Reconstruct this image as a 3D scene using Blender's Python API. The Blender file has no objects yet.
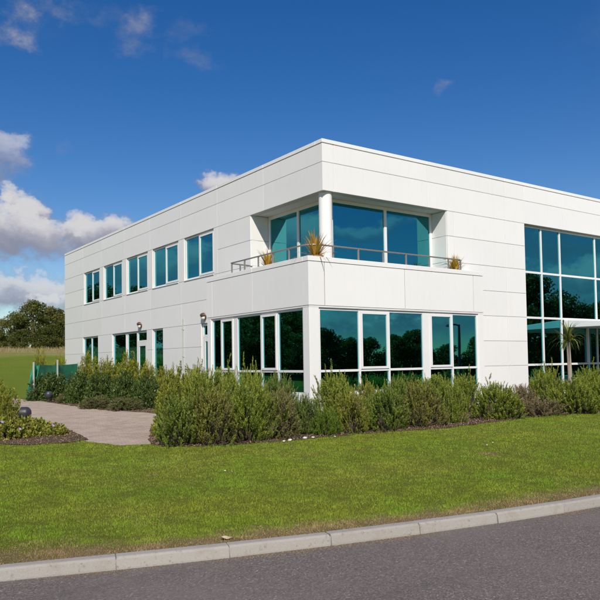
import bpy, bmesh, math, random
import numpy as np
from mathutils import Matrix, Vector

# ------------------------------------------------------------------ camera, sky, sun, exposure
SC = bpy.context.scene
COL = SC.collection
rad = math.radians
CAM_H = 1.64
FPX, PPY = 691.33, 336.244                       # focal length and principal row of the 600 px picture
YAW, PITCH, ROLL = rad(35.4905), rad(2.15752), rad(-0.89412)
_f = np.array([math.sin(YAW)*math.cos(PITCH), math.cos(YAW)*math.cos(PITCH), math.sin(PITCH)])
_r0 = np.array([math.cos(YAW), -math.sin(YAW), 0.0])
_u0 = np.cross(_r0, _f)
_r = _r0*math.cos(ROLL) + _u0*math.sin(ROLL)
_u = -_r0*math.sin(ROLL) + _u0*math.cos(ROLL)
cam_d = bpy.data.cameras.new('camera')
cam = bpy.data.objects.new('camera', cam_d); COL.objects.link(cam)
cam.matrix_world = Matrix(((_r[0], _u[0], -_f[0], 0), (_r[1], _u[1], -_f[1], 0), (_r[2], _u[2], -_f[2], CAM_H), (0, 0, 0, 1)))
cam_d.sensor_width = 36.0
cam_d.lens = FPX/600*36.0
cam_d.shift_y = (PPY-300)/600
cam_d.clip_start = 0.1
cam_d.clip_end = 6000
SC.camera = cam
EYE = np.array([0, 0, CAM_H])

def ray(x, y):
    return _r*((x-300)/FPX) - _u*((y-PPY)/FPX) + _f
def on_x(x, y, c):
    d = ray(x, y); return EYE + d*(c/d[0])
def on_y(x, y, c):
    d = ray(x, y); return EYE + d*(c/d[1])
def on_z(x, y, c):
    d = ray(x, y); return EYE + d*((c-CAM_H)/d[2])
def depth(P):
    return float(np.dot(np.asarray(P)-EYE, _f))

SUN_AZ, SUN_EL = rad(212.0), rad(40.5)           # azimuth from +Y towards +X
sun_dir = Vector((math.sin(SUN_AZ)*math.cos(SUN_EL), math.cos(SUN_AZ)*math.cos(SUN_EL), math.sin(SUN_EL)))

class NT:
    """tiny helper that writes node trees as expressions"""
    def __init__(s, tree): s.t = tree; s.n = tree.nodes; s.l = tree.links
    def node(s, kind, **kw):
        n = s.n.new(kind)
        for k, v in kw.items(): setattr(n, k, v)
        return n
    def put(s, sock, v):
        if isinstance(v, bpy.types.NodeSocket): s.l.new(v, sock)
        elif v is not None:
            if isinstance(v, (tuple, list)) and len(v) == 3 and sock.type == 'RGBA': v = (*v, 1)
            sock.default_value = v
    def m(s, op, a, b=None, c=None, clamp=False):
        n = s.node('ShaderNodeMath', operation=op); n.use_clamp = clamp
        for i, v in enumerate((a, b, c)):
            if v is not None: s.put(n.inputs[i], v)
        return n.outputs[0]
    def v(s, op, a, b=None, scale=None):
        n = s.node('ShaderNodeVectorMath', operation=op)
        s.put(n.inputs[0], a)
        if b is not None: s.put(n.inputs[1], b)
        if scale is not None: s.put(n.inputs['Scale'], scale)
        return n.outputs['Value'] if op in ('LENGTH', 'DOT_PRODUCT', 'DISTANCE') else n.outputs[0]
    def noise(s, vec, scale, detail=3, rough=.5, out=0):
        n = s.node('ShaderNodeTexNoise'); s.put(n.inputs['Vector'], vec)
        n.inputs['Scale'].default_value = scale; n.inputs['Detail'].default_value = detail; n.inputs['Roughness'].default_value = rough
        return n.outputs[out]
    def ss(s, v, a, b, lo=0., hi=1.):
        n = s.node('ShaderNodeMapRange', interpolation_type='SMOOTHSTEP')
        s.put(n.inputs[0], v)
        for i, q in enumerate((a, b, lo, hi)): n.inputs[i+1].default_value = q
        return n.outputs[0]
    def mix(s, f, a, b, blend='MIX'):
        n = s.node('ShaderNodeMix', data_type='RGBA', blend_type=blend)
        s.put(n.inputs[0], f); s.put(n.inputs[6], a); s.put(n.inputs[7], b)
        return n.outputs[2]
    def ramp(s, f, stops):
        n = s.node('ShaderNodeValToRGB'); s.put(n.inputs[0], f)
        e = n.color_ramp.elements
        while len(e) < len(stops): e.new(.5)
        for q, (p, c) in zip(e, stops): q.position = p; q.color = (*c, 1)
        return n.outputs[0]

world = bpy.data.worlds.new('World'); SC.world = world; world.use_nodes = True
w = NT(world.node_tree); w.n.clear()
sky = w.node('ShaderNodeTexSky', sky_type='NISHITA')
sky.sun_disc = False; sky.sun_elevation = SUN_EL; sky.sun_rotation = SUN_AZ
sky.air_density = 1.0; sky.dust_density = 0.35; sky.ozone_density = 1.6; sky.altitude = 100
hsv = w.node('ShaderNodeHueSaturation'); hsv.inputs['Saturation'].default_value = 1.44; hsv.inputs['Hue'].default_value = 0.512; hsv.inputs['Value'].default_value = 0.98
w.put(hsv.inputs['Color'], sky.outputs[0])
D = w.node('ShaderNodeTexCoord').outputs['Generated']
wob = w.noise(D, 9.0, 6, .62, 1)
wob = w.v('SUBTRACT', wob, (.5, .5, .5))
D2 = w.v('ADD', D, w.v('SCALE', wob, scale=.075))
fine = w.noise(w.v('MULTIPLY', D, (1, 1, 1.5)), 26.0, 7, .6)
# clouds of the picture: pixel centre, half width and half height in pixels, thickness, wispiness
CLOUDS = [(-10, 228, 95, 30, 1.0, 0), (92, 229, 50, 22, 1.0, 0), (28, 210, 32, 22, 1.0, 0), (-12, 158, 42, 24, .62, 0),
          (18, 292, 75, 20, .85, 0), (75, 302, 50, 14, .8, 0), (224, 186, 30, 18, 1.0, 0),
          (36, 10, 26, 15, .75, 1), (10, 38, 22, 9, .8, 1), (147, 36, 22, 17, .55, 1), (196, 62, 18, 8, .3, 1),
          (449, 87, 9, 6, .6, 1), (105, 14, 24, 8, .3, 1), (66, 158, 8, 5, .25, 1), (190, 34, 24, 10, .25, 1)]
# the same bank of cumulus going on round the horizon: azimuth, elevation in degrees, half sizes as above
BANK = [(-6, 9, 110, 34, .9), (-22, 8.5, 90, 30, .8), (-36, 10, 100, 34, .85), (-52, 8, 90, 28, .8), (121, 6.5, 85, 22, .85), (127, 13.5, 26, 9, .5), (137, 16, 30, 10, .45), (139, 11, 60, 10, .5)]
CLOUDS += [(None, (az, el), rw, rh, th, 0) for az, el, rw, rh, th in BANK]
cov = None; top = None
for (cx, cy, rw, rh, th, wisp) in CLOUDS:
    if cx is None:
        az, el = rad(cy[0]), rad(cy[1]); c = np.array([math.sin(az)*math.cos(el), math.cos(az)*math.cos(el), math.sin(el)])
    else:
        c = ray(cx, cy); c /= np.linalg.norm(c)
    k = rw/FPX
    d = w.v('SUBTRACT', D2, tuple(c))
    q = w.v('LENGTH', w.v('MULTIPLY', d, (1/k, 1/k, FPX/rh)))
    b = w.m('SUBTRACT', 1.15, q)
    raw = w.m('MULTIPLY_ADD', w.m('SUBTRACT', fine, .5), 4.5 if wisp else 1.5, b)
    mk = w.m('MULTIPLY', w.ss(raw, -.3 if wisp else .0, 2.0 if wisp else .62), th)
    cov = mk if cov is None else w.m('MAXIMUM', cov, mk)
    if wisp: top = w.m('MAXIMUM', top, w.m('MULTIPLY', mk, .8))
    else:
        sep = w.node('ShaderNodeSeparateXYZ'); w.put(sep.inputs[0], d)
        h = w.m('MULTIPLY', w.m('MULTIPLY_ADD', sep.outputs[2], FPX/rh, .75), w.ss(raw, 0, .5))
        top = h if top is None else w.m('MAXIMUM', top, h)
# scattered fair-weather cumulus over the rest of the sky
sepD = w.node('ShaderNodeSeparateXYZ'); w.put(sepD.inputs[0], D)
fc = ray(300, 250); fc /= np.linalg.norm(fc)
away = w.ss(w.v('DOT_PRODUCT', D, tuple(fc)), .93, .80)
gen = w.noise(w.v('MULTIPLY', D2, (1, 1, 2.6)), 3.1, 7, .58)
band = w.m('MULTIPLY', w.ss(sepD.outputs[2], .0, .06), w.ss(sepD.outputs[2], .55, .25))
gmask = w.m('MULTIPLY', w.m('MULTIPLY', w.ss(gen, .445, .64), band), away)
cov = w.m('MAXIMUM', cov, gmask)
top = w.m('MAXIMUM', top, w.m('MULTIPLY', gmask, w.ss(fine, .35, .75)))
shade = w.m('MULTIPLY_ADD', w.m('SUBTRACT', fine, .5), 1.0, top)
ccol = w.ramp(w.ss(shade, .1, 1.25), [(0, (.30, .32, .42)), (.45, (.46, .46, .54)), (.8, (.70, .68, .72)), (1, (.80, .78, .79))])
bg1 = w.node('ShaderNodeBackground'); w.put(bg1.inputs[0], hsv.outputs[0]); bg1.inputs[1].default_value = 0.10
bg2 = w.node('ShaderNodeBackground'); w.put(bg2.inputs[0], ccol); bg2.inputs[1].default_value = 0.84
mx = w.node('ShaderNodeMixShader'); w.put(mx.inputs[0], w.m('MULTIPLY', cov, .96)); w.l.new(bg1.outputs[0], mx.inputs[1]); w.l.new(bg2.outputs[0], mx.inputs[2])
wo = w.node('ShaderNodeOutputWorld'); w.l.new(mx.outputs[0], wo.inputs[0])

sd = bpy.data.lights.new('sun', 'SUN'); sd.energy = 4.85; sd.angle = rad(.53); sd.color = (1, .925, .81)
sun = bpy.data.objects.new('sun', sd); COL.objects.link(sun)
sun.rotation_euler = sun_dir.to_track_quat('Z', 'Y').to_euler()
sun.location = (-30, -50, 50)
vs = SC.view_settings
vs.view_transform = 'Standard'; vs.look = 'None'; vs.exposure = 0.0; vs.gamma = 1.0; vs.use_curve_mapping = False
SC.render.engine = 'CYCLES'

# ------------------------------------------------------------------ materials
MATS = {}
def material(name):
    m = bpy.data.materials.new(name); m.use_nodes = True
    t = NT(m.node_tree); t.n.clear()
    p = t.node('ShaderNodeBsdfPrincipled'); o = t.node('ShaderNodeOutputMaterial')
    t.l.new(p.outputs[0], o.inputs[0]); MATS[name] = m
    return t, p, o
def setp(t, p, **kw):
    names = dict(col='Base Color', rough='Roughness', metal='Metallic', spec='Specular IOR Level', normal='Normal', coat='Coat Weight')
    for k, v in kw.items(): t.put(p.inputs[names[k]], v)
def bump(t, h, strength=.3, dist=.01):
    b = t.node('ShaderNodeBump'); b.inputs['Strength'].default_value = strength; b.inputs['Distance'].default_value = dist
    t.put(b.inputs['Height'], h); return b.outputs[0]
def pos(t): return t.node('ShaderNodeNewGeometry').outputs['Position']

def make_materials():
    t, p, o = material('cladding')
    P = pos(t); rnd = t.node('ShaderNodeObjectInfo').outputs['Random']
    base = t.mix(rnd, (.775, .775, .765), (.815, .81, .80))
    streak = t.noise(t.v('MULTIPLY', P, (5, 5, .35)), 2.2, 4, .6)
    base = t.mix(t.ss(streak, .48, .78, 0, .11), base, (.62, .61, .57))
    blot = t.noise(P, .8, 4, .6)
    base = t.mix(t.ss(blot, .42, .75, 0, .12), base, (.66, .65, .61))
    setp(t, p, col=base, rough=.42, spec=.35, normal=bump(t, t.noise(P, .9, 2, .5), .10, .02))
    t, p, o = material('core'); setp(t, p, col=(.58, .58, .57), rough=.9)
    t, p, o = material('joint_dark'); setp(t, p, col=(.20, .18, .16), rough=.9)
    t, p, o = material('frame_white')
    setp(t, p, col=t.mix(t.noise(pos(t), 3, 3), (.72, .72, .715), (.80, .80, .79)), rough=.35)
    t, p, o = material('roofing'); setp(t, p, col=(.35, .35, .34), rough=.9)
    # solar control glass: teal tinted mirror, a little dark body
    t, p, o = material('glass')
    P = pos(t)
    nb = t.noise(P, .55, 2, .5)
    fr = t.node('ShaderNodeFresnel'); fr.inputs[0].default_value = 1.5
    tint = t.mix(t.m('MULTIPLY', fr.outputs[0], .35, clamp=True), (.050, .310, .355), (.35, .55, .58))
    nrm = bump(t, nb, .05, .03)
    gl = t.node('ShaderNodeBsdfGlossy'); gl.inputs['Roughness'].default_value = .012
    t.put(gl.inputs['Color'], tint); t.put(gl.inputs['Normal'], nrm)
    t.l.new(gl.outputs[0], o.inputs[0])
    t, p, o = material('rail_metal'); setp(t, p, col=(.40, .36, .32), rough=.42, metal=.6)
    t, p, o = material('dark_plastic')
    setp(t, p, col=t.mix(t.noise(pos(t), 40, 3), (.018, .019, .024), (.045, .046, .055)), rough=.45)
    t, p, o = material('opal'); setp(t, p, col=(.75, .72, .65), rough=.3)
    t, p, o = material('rust_brown'); setp(t, p, col=(.09, .055, .035), rough=.6)
    t, p, o = material('concrete')
    P = pos(t); rnd = t.node('ShaderNodeObjectInfo').outputs['Random']
    c = t.mix(t.noise(P, 90, 4, .7), (.22, .205, .185), (.395, .372, .338))
    c = t.mix(t.m('MULTIPLY', rnd, .22), c, (.42, .40, .36))
    c = t.mix(t.ss(t.noise(P, 5, 5, .65), .5, .72, 0, .6), c, (.27, .235, .185))
    c = t.mix(t.ss(t.noise(P, 26, 4, .65), .58, .72, 0, .6), c, (.15, .125, .10))
    setp(t, p, col=c, rough=.9, spec=.2, normal=bump(t, t.noise(P, 160, 4, .7), .35, .004))
    t, p, o = material('asphalt')
    P = pos(t)
    vo = t.node('ShaderNodeTexVoronoi', feature='F1'); t.put(vo.inputs['Vector'], P); vo.inputs['Scale'].default_value = 88
    sepc = t.node('ShaderNodeSeparateColor'); t.put(sepc.inputs[0], vo.outputs['Color'])
    c = t.ramp(sepc.outputs[0], [(0, (.060, .050, .046)), (.55, (.152, .126, .113)), (.82, (.20, .168, .152)), (.97, (.25, .225, .21)), (1, (.44, .40, .37))])
    c = t.mix(.35, c, t.mix(t.noise(P, 260, 2, .6), (.088, .074, .066), (.25, .21, .19)))
    c = t.mix(t.ss(t.noise(P, .7, 5, .6), .4, .7, 0, .45), c, (.20, .169, .153))
    c = t.mix(t.ss(t.noise(t.v('MULTIPLY', P, (.25, 1.4, 1)), 1.1, 4, .6), .5, .75, 0, .35), c, (.095, .085, .082))
    setp(t, p, col=c, rough=.85, spec=.25, normal=bump(t, t.m('ADD', vo.outputs['Distance'], t.noise(P, 130, 3, .7)), .6, .008))
    t, p, o = material('turf')
    P = pos(t)
    c = t.mix(t.noise(P, 1.1, 5, .6), (.12, .155, .014), (.165, .185, .018))
    c = t.mix(t.noise(P, 38, 4, .7), c, (.09, .085, .022))
    wr = t.node('ShaderNodeAttribute', attribute_name='tint').outputs['Fac']
    wn = t.noise(P, 3.2, 5, .65)
    c = t.mix(t.m('MULTIPLY', wr, t.ss(wn, .38, .6, .35, 1.)), c, t.mix(t.noise(P, 50, 5, .75), (.13, .09, .048), (.33, .24, .14)))
    setp(t, p, col=c, rough=.95, spec=.1, normal=bump(t, t.noise(P, 60, 4, .7), .8, .03))
    t, p, o = material('hill_grass')
    P = pos(t); sp = t.node('ShaderNodeSeparateXYZ'); t.put(sp.inputs[0], P)
    c = t.mix(t.noise(t.v('MULTIPLY', P, (.5, .12, 1)), 1.0, 5, .6), (.125, .19, .016), (.21, .24, .035))
    n2 = t.noise(P, .25, 4, .6)
    far = t.ss(t.m('MULTIPLY_ADD', n2, 9.0, sp.outputs[1]), 63, 70)
    c = t.mix(far, c, (.36, .30, .14))
    c = t.mix(t.ss(t.noise(t.v('MULTIPLY', P, (.05, .5, 1)), 1.0, 3, .5), .52, .62, 0, .4), c, (.12, .21, .02))
    setp(t, p, col=c, rough=.95, spec=.1, normal=bump(t, t.noise(P, 20, 5, .7), .9, .1))
    t, p, o = material('soil')
    P = pos(t)
    c = t.mix(t.noise(P, 14, 6, .7), (.075, .052, .034), (.24, .175, .12))
    c = t.mix(t.ss(t.noise(P, 60, 3, .7), .55, .7), c, (.30, .235, .165))
    setp(t, p, col=c, rough=1, spec=.1, normal=bump(t, t.noise(P, 45, 5, .75), 1, .05))
    t, p, o = material('paving')
    P = pos(t)
    br = t.node('ShaderNodeTexBrick'); t.put(br.inputs['Vector'], P); br.inputs['Scale'].default_value = 1
    br.inputs['Brick Width'].default_value = .2; br.inputs['Row Height'].default_value = .1; br.inputs['Mortar Size'].default_value = .008
    for i, cc in ((1, (.35, .27, .215)), (2, (.47, .385, .315)), (3, (.25, .19, .145))): br.inputs[i].default_value = (*cc, 1)
    c = t.mix(t.ss(t.noise(P, 1.6, 5, .65), .4, .7, 0, .55), br.outputs[0], (.50, .42, .345))
    c = t.mix(t.ss(t.noise(P, 9, 5, .7), .5, .68, 0, .5), c, (.25, .19, .155))
    setp(t, p, col=c, rough=.92, spec=.15, normal=bump(t, t.m('MULTIPLY_ADD', t.noise(P, 40, 4, .7), .4, t.m('SUBTRACT', 1.0, br.outputs[1])), .6, .008))
    # leaves: colour comes with each leaf, a little light passes through
    def leafmat(name, gloss, trans):
        t, p, o = material(name)
        a = t.node('ShaderNodeAttribute', attribute_name='tint').outputs['Color']
        setp(t, p, col=a, rough=gloss, spec=.22)
        tr = t.node('ShaderNodeBsdfTranslucent'); t.put(tr.inputs[0], t.mix(1., a, (1.25, 1.25, .6), 'MULTIPLY'))
        ms = t.node('ShaderNodeMixShader'); ms.inputs[0].default_value = trans
        t.l.new(p.outputs[0], ms.inputs[1]); t.l.new(tr.outputs[0], ms.inputs[2]); t.l.new(ms.outputs[0], o.inputs[0])
    leafmat('leaf', .55, .36); leafmat('leaf_glossy', .32, .18); leafmat('blade', .6, .3)
    t, p, o = material('bark')
    P = pos(t)
    setp(t, p, col=t.mix(t.noise(t.v('MULTIPLY', P, (1, 1, .3)), 14, 5, .7), (.05, .036, .025), (.16, .12, .085)), rough=.95, normal=bump(t, t.noise(P, 30, 4, .7), .7, .02))
    t, p, o = material('palm_bark')
    P = pos(t)
    setp(t, p, col=t.mix(t.noise(t.v('MULTIPLY', P, (1, 1, 4)), 12, 4, .7), (.20, .165, .13), (.42, .37, .31)), rough=.95)
    t, p, o = material('netting')
    P = pos(t)
    c = t.mix(t.noise(t.v('MULTIPLY', P, (1, 1, .6)), 7, 4, .6), (.008, .17, .085), (.03, .30, .16))
    c = t.mix(t.ss(t.noise(P, 2.2, 3, .5), .45, .62, 0, .6), c, (.012, .06, .042))
    setp(t, p, col=c, rough=.55, normal=bump(t, t.noise(P, 60, 3, .6), .5, .01))
    t, p, o = material('post_grey'); setp(t, p, col=(.36, .40, .36), rough=.6)
    t, p, o = material('stone_white')
    setp(t, p, col=t.mix(t.noise(pos(t), 30, 3), (.52, .5, .47), (.78, .77, .74)), rough=.8)
    t, p, o = material('terracotta')
    setp(t, p, col=t.mix(t.noise(pos(t), 12, 4), (.22, .11, .05), (.33, .17, .08)), rough=.8)
    t, p, o = material('dry_leaf'); setp(t, p, col=t.mix(t.noise(pos(t), 40, 3), (.30, .22, .13), (.52, .43, .30)), rough=.8)
    t, p, o = material('car_glass'); setp(t, p, col=(.012, .014, .016), rough=.08)
make_materials()

# ------------------------------------------------------------------ building blocks
rng = np.random.default_rng(7)
def mesh_np(name, V, F, tint=None, smooth=False):
    V = np.asarray(V, np.float32); F = np.asarray(F, np.int32); k = F.shape[1]
    me = bpy.data.meshes.new(name)
    me.vertices.add(len(V)); me.vertices.foreach_set('co', V.ravel())
    me.loops.add(F.size); me.loops.foreach_set('vertex_index', F.ravel())
    me.polygons.add(len(F)); me.polygons.foreach_set('loop_start', np.arange(0, F.size, k, dtype=np.int32))
    if smooth: me.polygons.foreach_set('use_smooth', np.ones(len(F), bool))
    me.update(calc_edges=True)
    if tint is not None:
        a = me.color_attributes.new('tint', 'FLOAT_COLOR', 'POINT')
        c = np.ones((len(V), 4), np.float32); c[:, :3] = tint
        a.data.foreach_set('color', c.ravel())
    return me
def add(name, me, mat=None, parent=None, loc=None, rot=None):
    o = bpy.data.objects.new(name, me); COL.objects.link(o)
    if mat is not None and me is not None and not me.materials: me.materials.append(MATS[mat])
    if parent is not None: o.parent = parent
    if loc is not None: o.location = tuple(float(q) for q in loc)
    if rot is not None: o.rotation_euler = rot
    return o
def tag(o, label, cat, group=None):
    o['label'] = label; o['category'] = cat
    if group: o['group'] = group
    return o
def structure(o): o['kind'] = 'structure'; return o
def stuff(o, label=None, cat=None):
    o['kind'] = 'stuff'
    if label: tag(o, label, cat)
    return o

class Geo:
    """collects simple solids and makes them one mesh"""
    def __init__(s): s.v = []; s.f = []
    def box(s, x0, x1, y0, y1, z0, z1, ch=0.0):
        x0, x1 = min(x0, x1), max(x0, x1); y0, y1 = min(y0, y1), max(y0, y1); z0, z1 = min(z0, z1), max(z0, z1)
        b = len(s.v)
        s.v += [(x0, y0, z0), (x1, y0, z0), (x1, y1, z0), (x0, y1, z0), (x0, y0, z1), (x1, y0, z1), (x1, y1, z1), (x0, y1, z1)]
        s.f += [tuple(b+i for i in q) for q in ((0, 3, 2, 1), (4, 5, 6, 7), (0, 1, 5, 4), (1, 2, 6, 5), (2, 3, 7, 6), (3, 0, 4, 7))]
        return s
    def tube(s, pts, r, n=8, cap=True):
        pts = [np.asarray(p, float) for p in pts]; rs = r if isinstance(r, (list, tuple, np.ndarray)) else [r]*len(pts)
        b = len(s.v); prev = None
        for i, p in enumerate(pts):
            t = pts[min(i+1, len(pts)-1)] - pts[max(i-1, 0)]; t /= np.linalg.norm(t) + 1e-9
            if prev is None:
                a = np.array([0, 0, 1.]) if abs(t[2]) < .9 else np.array([1., 0, 0])
            else: a = prev
            u = a - t*np.dot(a, t); u /= np.linalg.norm(u); prev = u; v = np.cross(t, u)
            for k in range(n):
                q = 2*math.pi*k/n; s.v.append(tuple(p + rs[i]*(math.cos(q)*u + math.sin(q)*v)))
        for i in range(len(pts)-1):
            for k in range(n):
                s.f.append((b+i*n+k, b+i*n+(k+1) % n, b+(i+1)*n+(k+1) % n, b+(i+1)*n+k))
        if cap:
            s.f.append(tuple(b+k for k in reversed(range(n)))); s.f.append(tuple(b+(len(pts)-1)*n+k for k in range(n)))
        return s
    def lathe(s, prof, c=(0, 0, 0), n=16, sx=1., sy=1.):
        b = len(s.v)
        for (r, z) in prof:
            for k in range(n):
                q = 2*math.pi*k/n; s.v.append((c[0]+sx*r*math.cos(q), c[1]+sy*r*math.sin(q), c[2]+z))
        for i in range(len(prof)-1):
            for k in range(n):
                s.f.append((b+i*n+k, b+i*n+(k+1) % n, b+(i+1)*n+(k+1) % n, b+(i+1)*n+k))
        s.f.append(tuple(b+k for k in reversed(range(n)))); s.f.append(tuple(b+(len(prof)-1)*n+k for k in range(n)))
        return s
    def prism(s, poly, z0, z1):
        b = len(s.v); n = len(poly)
        s.v += [(x, y, z0) for x, y in poly] + [(x, y, z1) for x, y in poly]
        s.f.append(tuple(b+i for i in reversed(range(n)))); s.f.append(tuple(b+n+i for i in range(n)))
        for i in range(n): s.f.append((b+i, b+(i+1) % n, b+n+(i+1) % n, b+n+i))
        return s
    def mesh(s, name, off=(0, 0, 0), bevel=0.0, smooth=False):
        me = bpy.data.meshes.new(name)
        me.from_pydata([(a-off[0], b-off[1], c-off[2]) for a, b, c in s.v], [], s.f)
        bm = bmesh.new(); bm.from_mesh(me)
        bmesh.ops.recalc_face_normals(bm, faces=bm.faces)
        if bevel: bmesh.ops.bevel(bm, geom=bm.edges[:], offset=bevel, segments=1, affect='EDGES', clamp_overlap=True)
        if smooth:
            for f in bm.faces: f.smooth = True
            for e in bm.edges: e.smooth = len(e.link_faces) == 2 and e.calc_face_angle(9) < .7
        bm.to_mesh(me); bm.free(); me.update()
        return me

# ------------------------------------------------------------------ ground, road, kerb
_c = np.array([0.02035781, -0.39870547, 6.15557933])
def kerb_y(x):                                    # front foot of the kerb, a gentle bend
    x = np.asarray(x, float); xc = np.clip(x, -1.5, 8.2)
    return np.polyval(_c, xc) + (x-xc)*np.polyval(np.polyder(_c), xc)
def kerb_dir(x):
    s = float(np.polyval(np.polyder(_c), min(max(x, -1.5), 8.2))); n = math.hypot(1, s); return 1/n, s/n
KW, KH = .135, .10
def ground_z(x, y):
    x = np.asarray(x, float); y = np.asarray(y, float)
    t = np.clip((y-kerb_y(x)-KW)/4.0, 0, 1)
    z = .095 + .105*t*t*(3-2*t)
    h = np.clip((y-33)/40.0, 0, 1)
    z = z + 3.05*h*h*(3-2*h)*(.75+.25*h)
    z = z + .018*np.sin(x*1.3+.6)*np.sin(y*1.1)*np.clip((y-kerb_y(x)-.3)/1.5, 0, 1)*np.clip((9.9-y)/1.0, 0, 1)
    return z
GZ = .2

def sheet(name, xs, ts, fy, fz, mat):
    X, T = np.meshgrid(xs, ts, indexing='ij'); Y = fy(X, T); Z = fz(X, Y)
    V = np.stack([X, Y, Z], -1).reshape(-1, 3); n = len(ts)
    i, j = np.meshgrid(np.arange(len(xs)-1), np.arange(n-1), indexing='ij'); a = (i*n+j).ravel()
    return structure(add(name, mesh_np(name, V, np.stack([a, a+n, a+n+1, a+1], 1), smooth=True), mat))
xs = np.unique(np.concatenate([np.linspace(-900, -40, 12), np.linspace(-40, -2, 20), np.linspace(-2, 20, 89), np.linspace(20, 60, 21), np.linspace(60, 1200, 12)]))
ts = np.concatenate([np.linspace(0, .25, 70), np.linspace(.27, 1, 30)])
sheet('lawn', xs, ts, lambda X, T: kerb_y(X)+KW*.9 + T*(33.0-kerb_y(X)-KW*.9), ground_z, 'turf')
me_ = bpy.data.objects['lawn'].data; co_ = np.empty(len(me_.vertices)*3, np.float32); me_.vertices.foreach_get('co', co_); co_ = co_.reshape(-1, 3)
at_ = me_.color_attributes.new('tint', 'FLOAT_COLOR', 'POINT'); wr_ = np.clip(1.3-(co_[:, 1]-kerb_y(co_[:, 0])-KW)/.42, 0, 1)
at_.data.foreach_set('color', np.stack([wr_, wr_, wr_, np.ones_like(wr_)], 1).astype(np.float32).ravel())
hx = np.unique(np.concatenate([np.linspace(-900, -60, 8), np.linspace(-60, 60, 61), np.linspace(60, 1200, 8)]))
hy = np.concatenate([np.linspace(33, 80, 40), np.linspace(90, 2500, 12)])
sheet('hill', hx, hy, lambda X, T: T, lambda X, Y: ground_z(X, Y)+.22*np.sin(X*.11)*np.clip((Y-45)/25, 0, 1), 'hill_grass')
ROADW = 8.2
sheet('road', xs, np.linspace(0, 1, 24), lambda X, T: kerb_y(X)+.03 - T*(ROADW+.03), lambda X, Y: 0*X + .02*np.sin(np.pi*np.clip((kerb_y(X)-Y)/ROADW, 0, 1)), 'asphalt')
sheet('verge', xs, np.concatenate([np.linspace(0, 30, 12), np.linspace(40, 2000, 12)]), lambda X, T: kerb_y(X)-ROADW-.1-T, lambda X, Y: 0*X+.08, 'hill_grass')

kerb = structure(add('kerb', Geo().box(0, .01, 0, .01, -.2, -.19).mesh('kerb_bedding'), 'concrete'))
def kerb_stone_mesh(L):
    g = Geo(); prof = [(0, -.08), (0.004, .015), (.018, KH-.018), (.034, KH-.003), (.05, KH), (KW-.006, KH), (KW, KH-.006), (KW, -.08)]
    ln = [-L/2, -L/2+.006, L/2-.006, L/2]; n = len(prof)
    for i, x in enumerate(ln):
        e = .006 if i in (0, 3) else 0
        for (y, z) in prof: g.v.append((x, min(max(y, e), KW-e), z-(e if z > 0 else 0)))
    for i in range(3):
        for k in range(n-1): g.f.append((i*n+k, i*n+k+1, (i+1)*n+k+1, (i+1)*n+k))
    g.f.append(tuple(range(n))); g.f.append(tuple(3*n+k for k in reversed(range(n))))
    return g.mesh('kerb_stone')
km = kerb_stone_mesh(.923)
rk = random.Random(3)
x = 2.03                                          # a joint seen in the picture
for sgn, count in ((1, 48), (-1, 26)):
    px = x
    for i in range(count):
        c, s = kerb_dir(px+sgn*.46*.95)
        nx = px + sgn*.931*c
        mxx = (px+nx)/2
        o = add('kerb_stone', km, 'concrete', kerb, (mxx+rk.uniform(-.003, .003), float(kerb_y(mxx))+rk.uniform(-.005, .005), rk.uniform(-.004, .003)), (rk.uniform(-.01, .01), rk.uniform(-.004, .004), math.atan2(s, c)+rk.uniform(-.006, .006)))
        px = nx
g = Geo()                                          # mortar under and between the stones
for i in range(-30, 52):
    xa, xb = 2.03+i*.9, 2.03+(i+1)*.9
    ya, yb = float(kerb_y(xa)), float(kerb_y(xb)); b = len(g.v)
    for (xx, yy) in ((xa, ya), (xb, yb)):
        g.v += [(xx, yy+.02, -.05), (xx, yy+.02, KH-.022), (xx, yy+KW-.005, KH-.022)]
    g.f += [(b, b+3, b+4, b+1), (b+1, b+4, b+5, b+2)]
add('mortar', g.mesh('mortar'), 'concrete', kerb)

def flat_poly(name, poly, z, mat, rough=0.0, seed=0):
    """closed outline, subdivided edges with slight wobble, filled and lightly raised"""
    r = random.Random(seed); pts = []
    for i, (a, b) in enumerate(poly):
        c, d = poly[(i+1) % len(poly)]; n = max(1, int(math.hypot(c-a, d-b)/.25))
        for k in range(n): pts.append((a+(c-a)*k/n + r.uniform(-rough, rough), b+(d-b)*k/n + r.uniform(-rough, rough)))
    bm = bmesh.new(); vs_ = [bm.verts.new((x, y, z)) for x, y in pts]; bm.faces.new(vs_)
    bmesh.ops.triangulate(bm, faces=bm.faces[:]); bmesh.ops.recalc_face_normals(bm, faces=bm.faces)
    if bm.faces[0].normal.z < 0: bmesh.ops.reverse_faces(bm, faces=bm.faces)
    me = bpy.data.meshes.new(name); bm.to_mesh(me); bm.free()
    return structure(add(name, me, mat))
def G2(px, py): return tuple(on_z(px, py, GZ)[:2])
PATH = [G2(157, 444), G2(152, 425), (8.6, 18.2), (9.2, 20), G2(100, 407), G2(66, 405), G2(40, 401), G2(14, 398.5), (5.7, 29.0), (4.3, 23), (3.6, 18.2), G2(62, 432), G2(88, 442), G2(120, 445.5)]
BED_FRONT = [G2(*q) for q in ((150, 444), (163, 447), (200, 447), (250, 444), (310, 439), (350, 435), (400, 431.5), (450, 428), (480, 424), (510, 420.5), (535, 416.5), (570, 414), (600, 413))] + [(19, 9.6), (23, 9.3), (34, 9.0)]
BED_MAIN = BED_FRONT + [(34, 14.6), (17.1, 14.6), (17.1, 14.0), (10.3, 14.0), (10.3, 19.6), (8.6, 19.6), (7.9, 17.6), (6.5, 14.6), G2(150, 428)]
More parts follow.
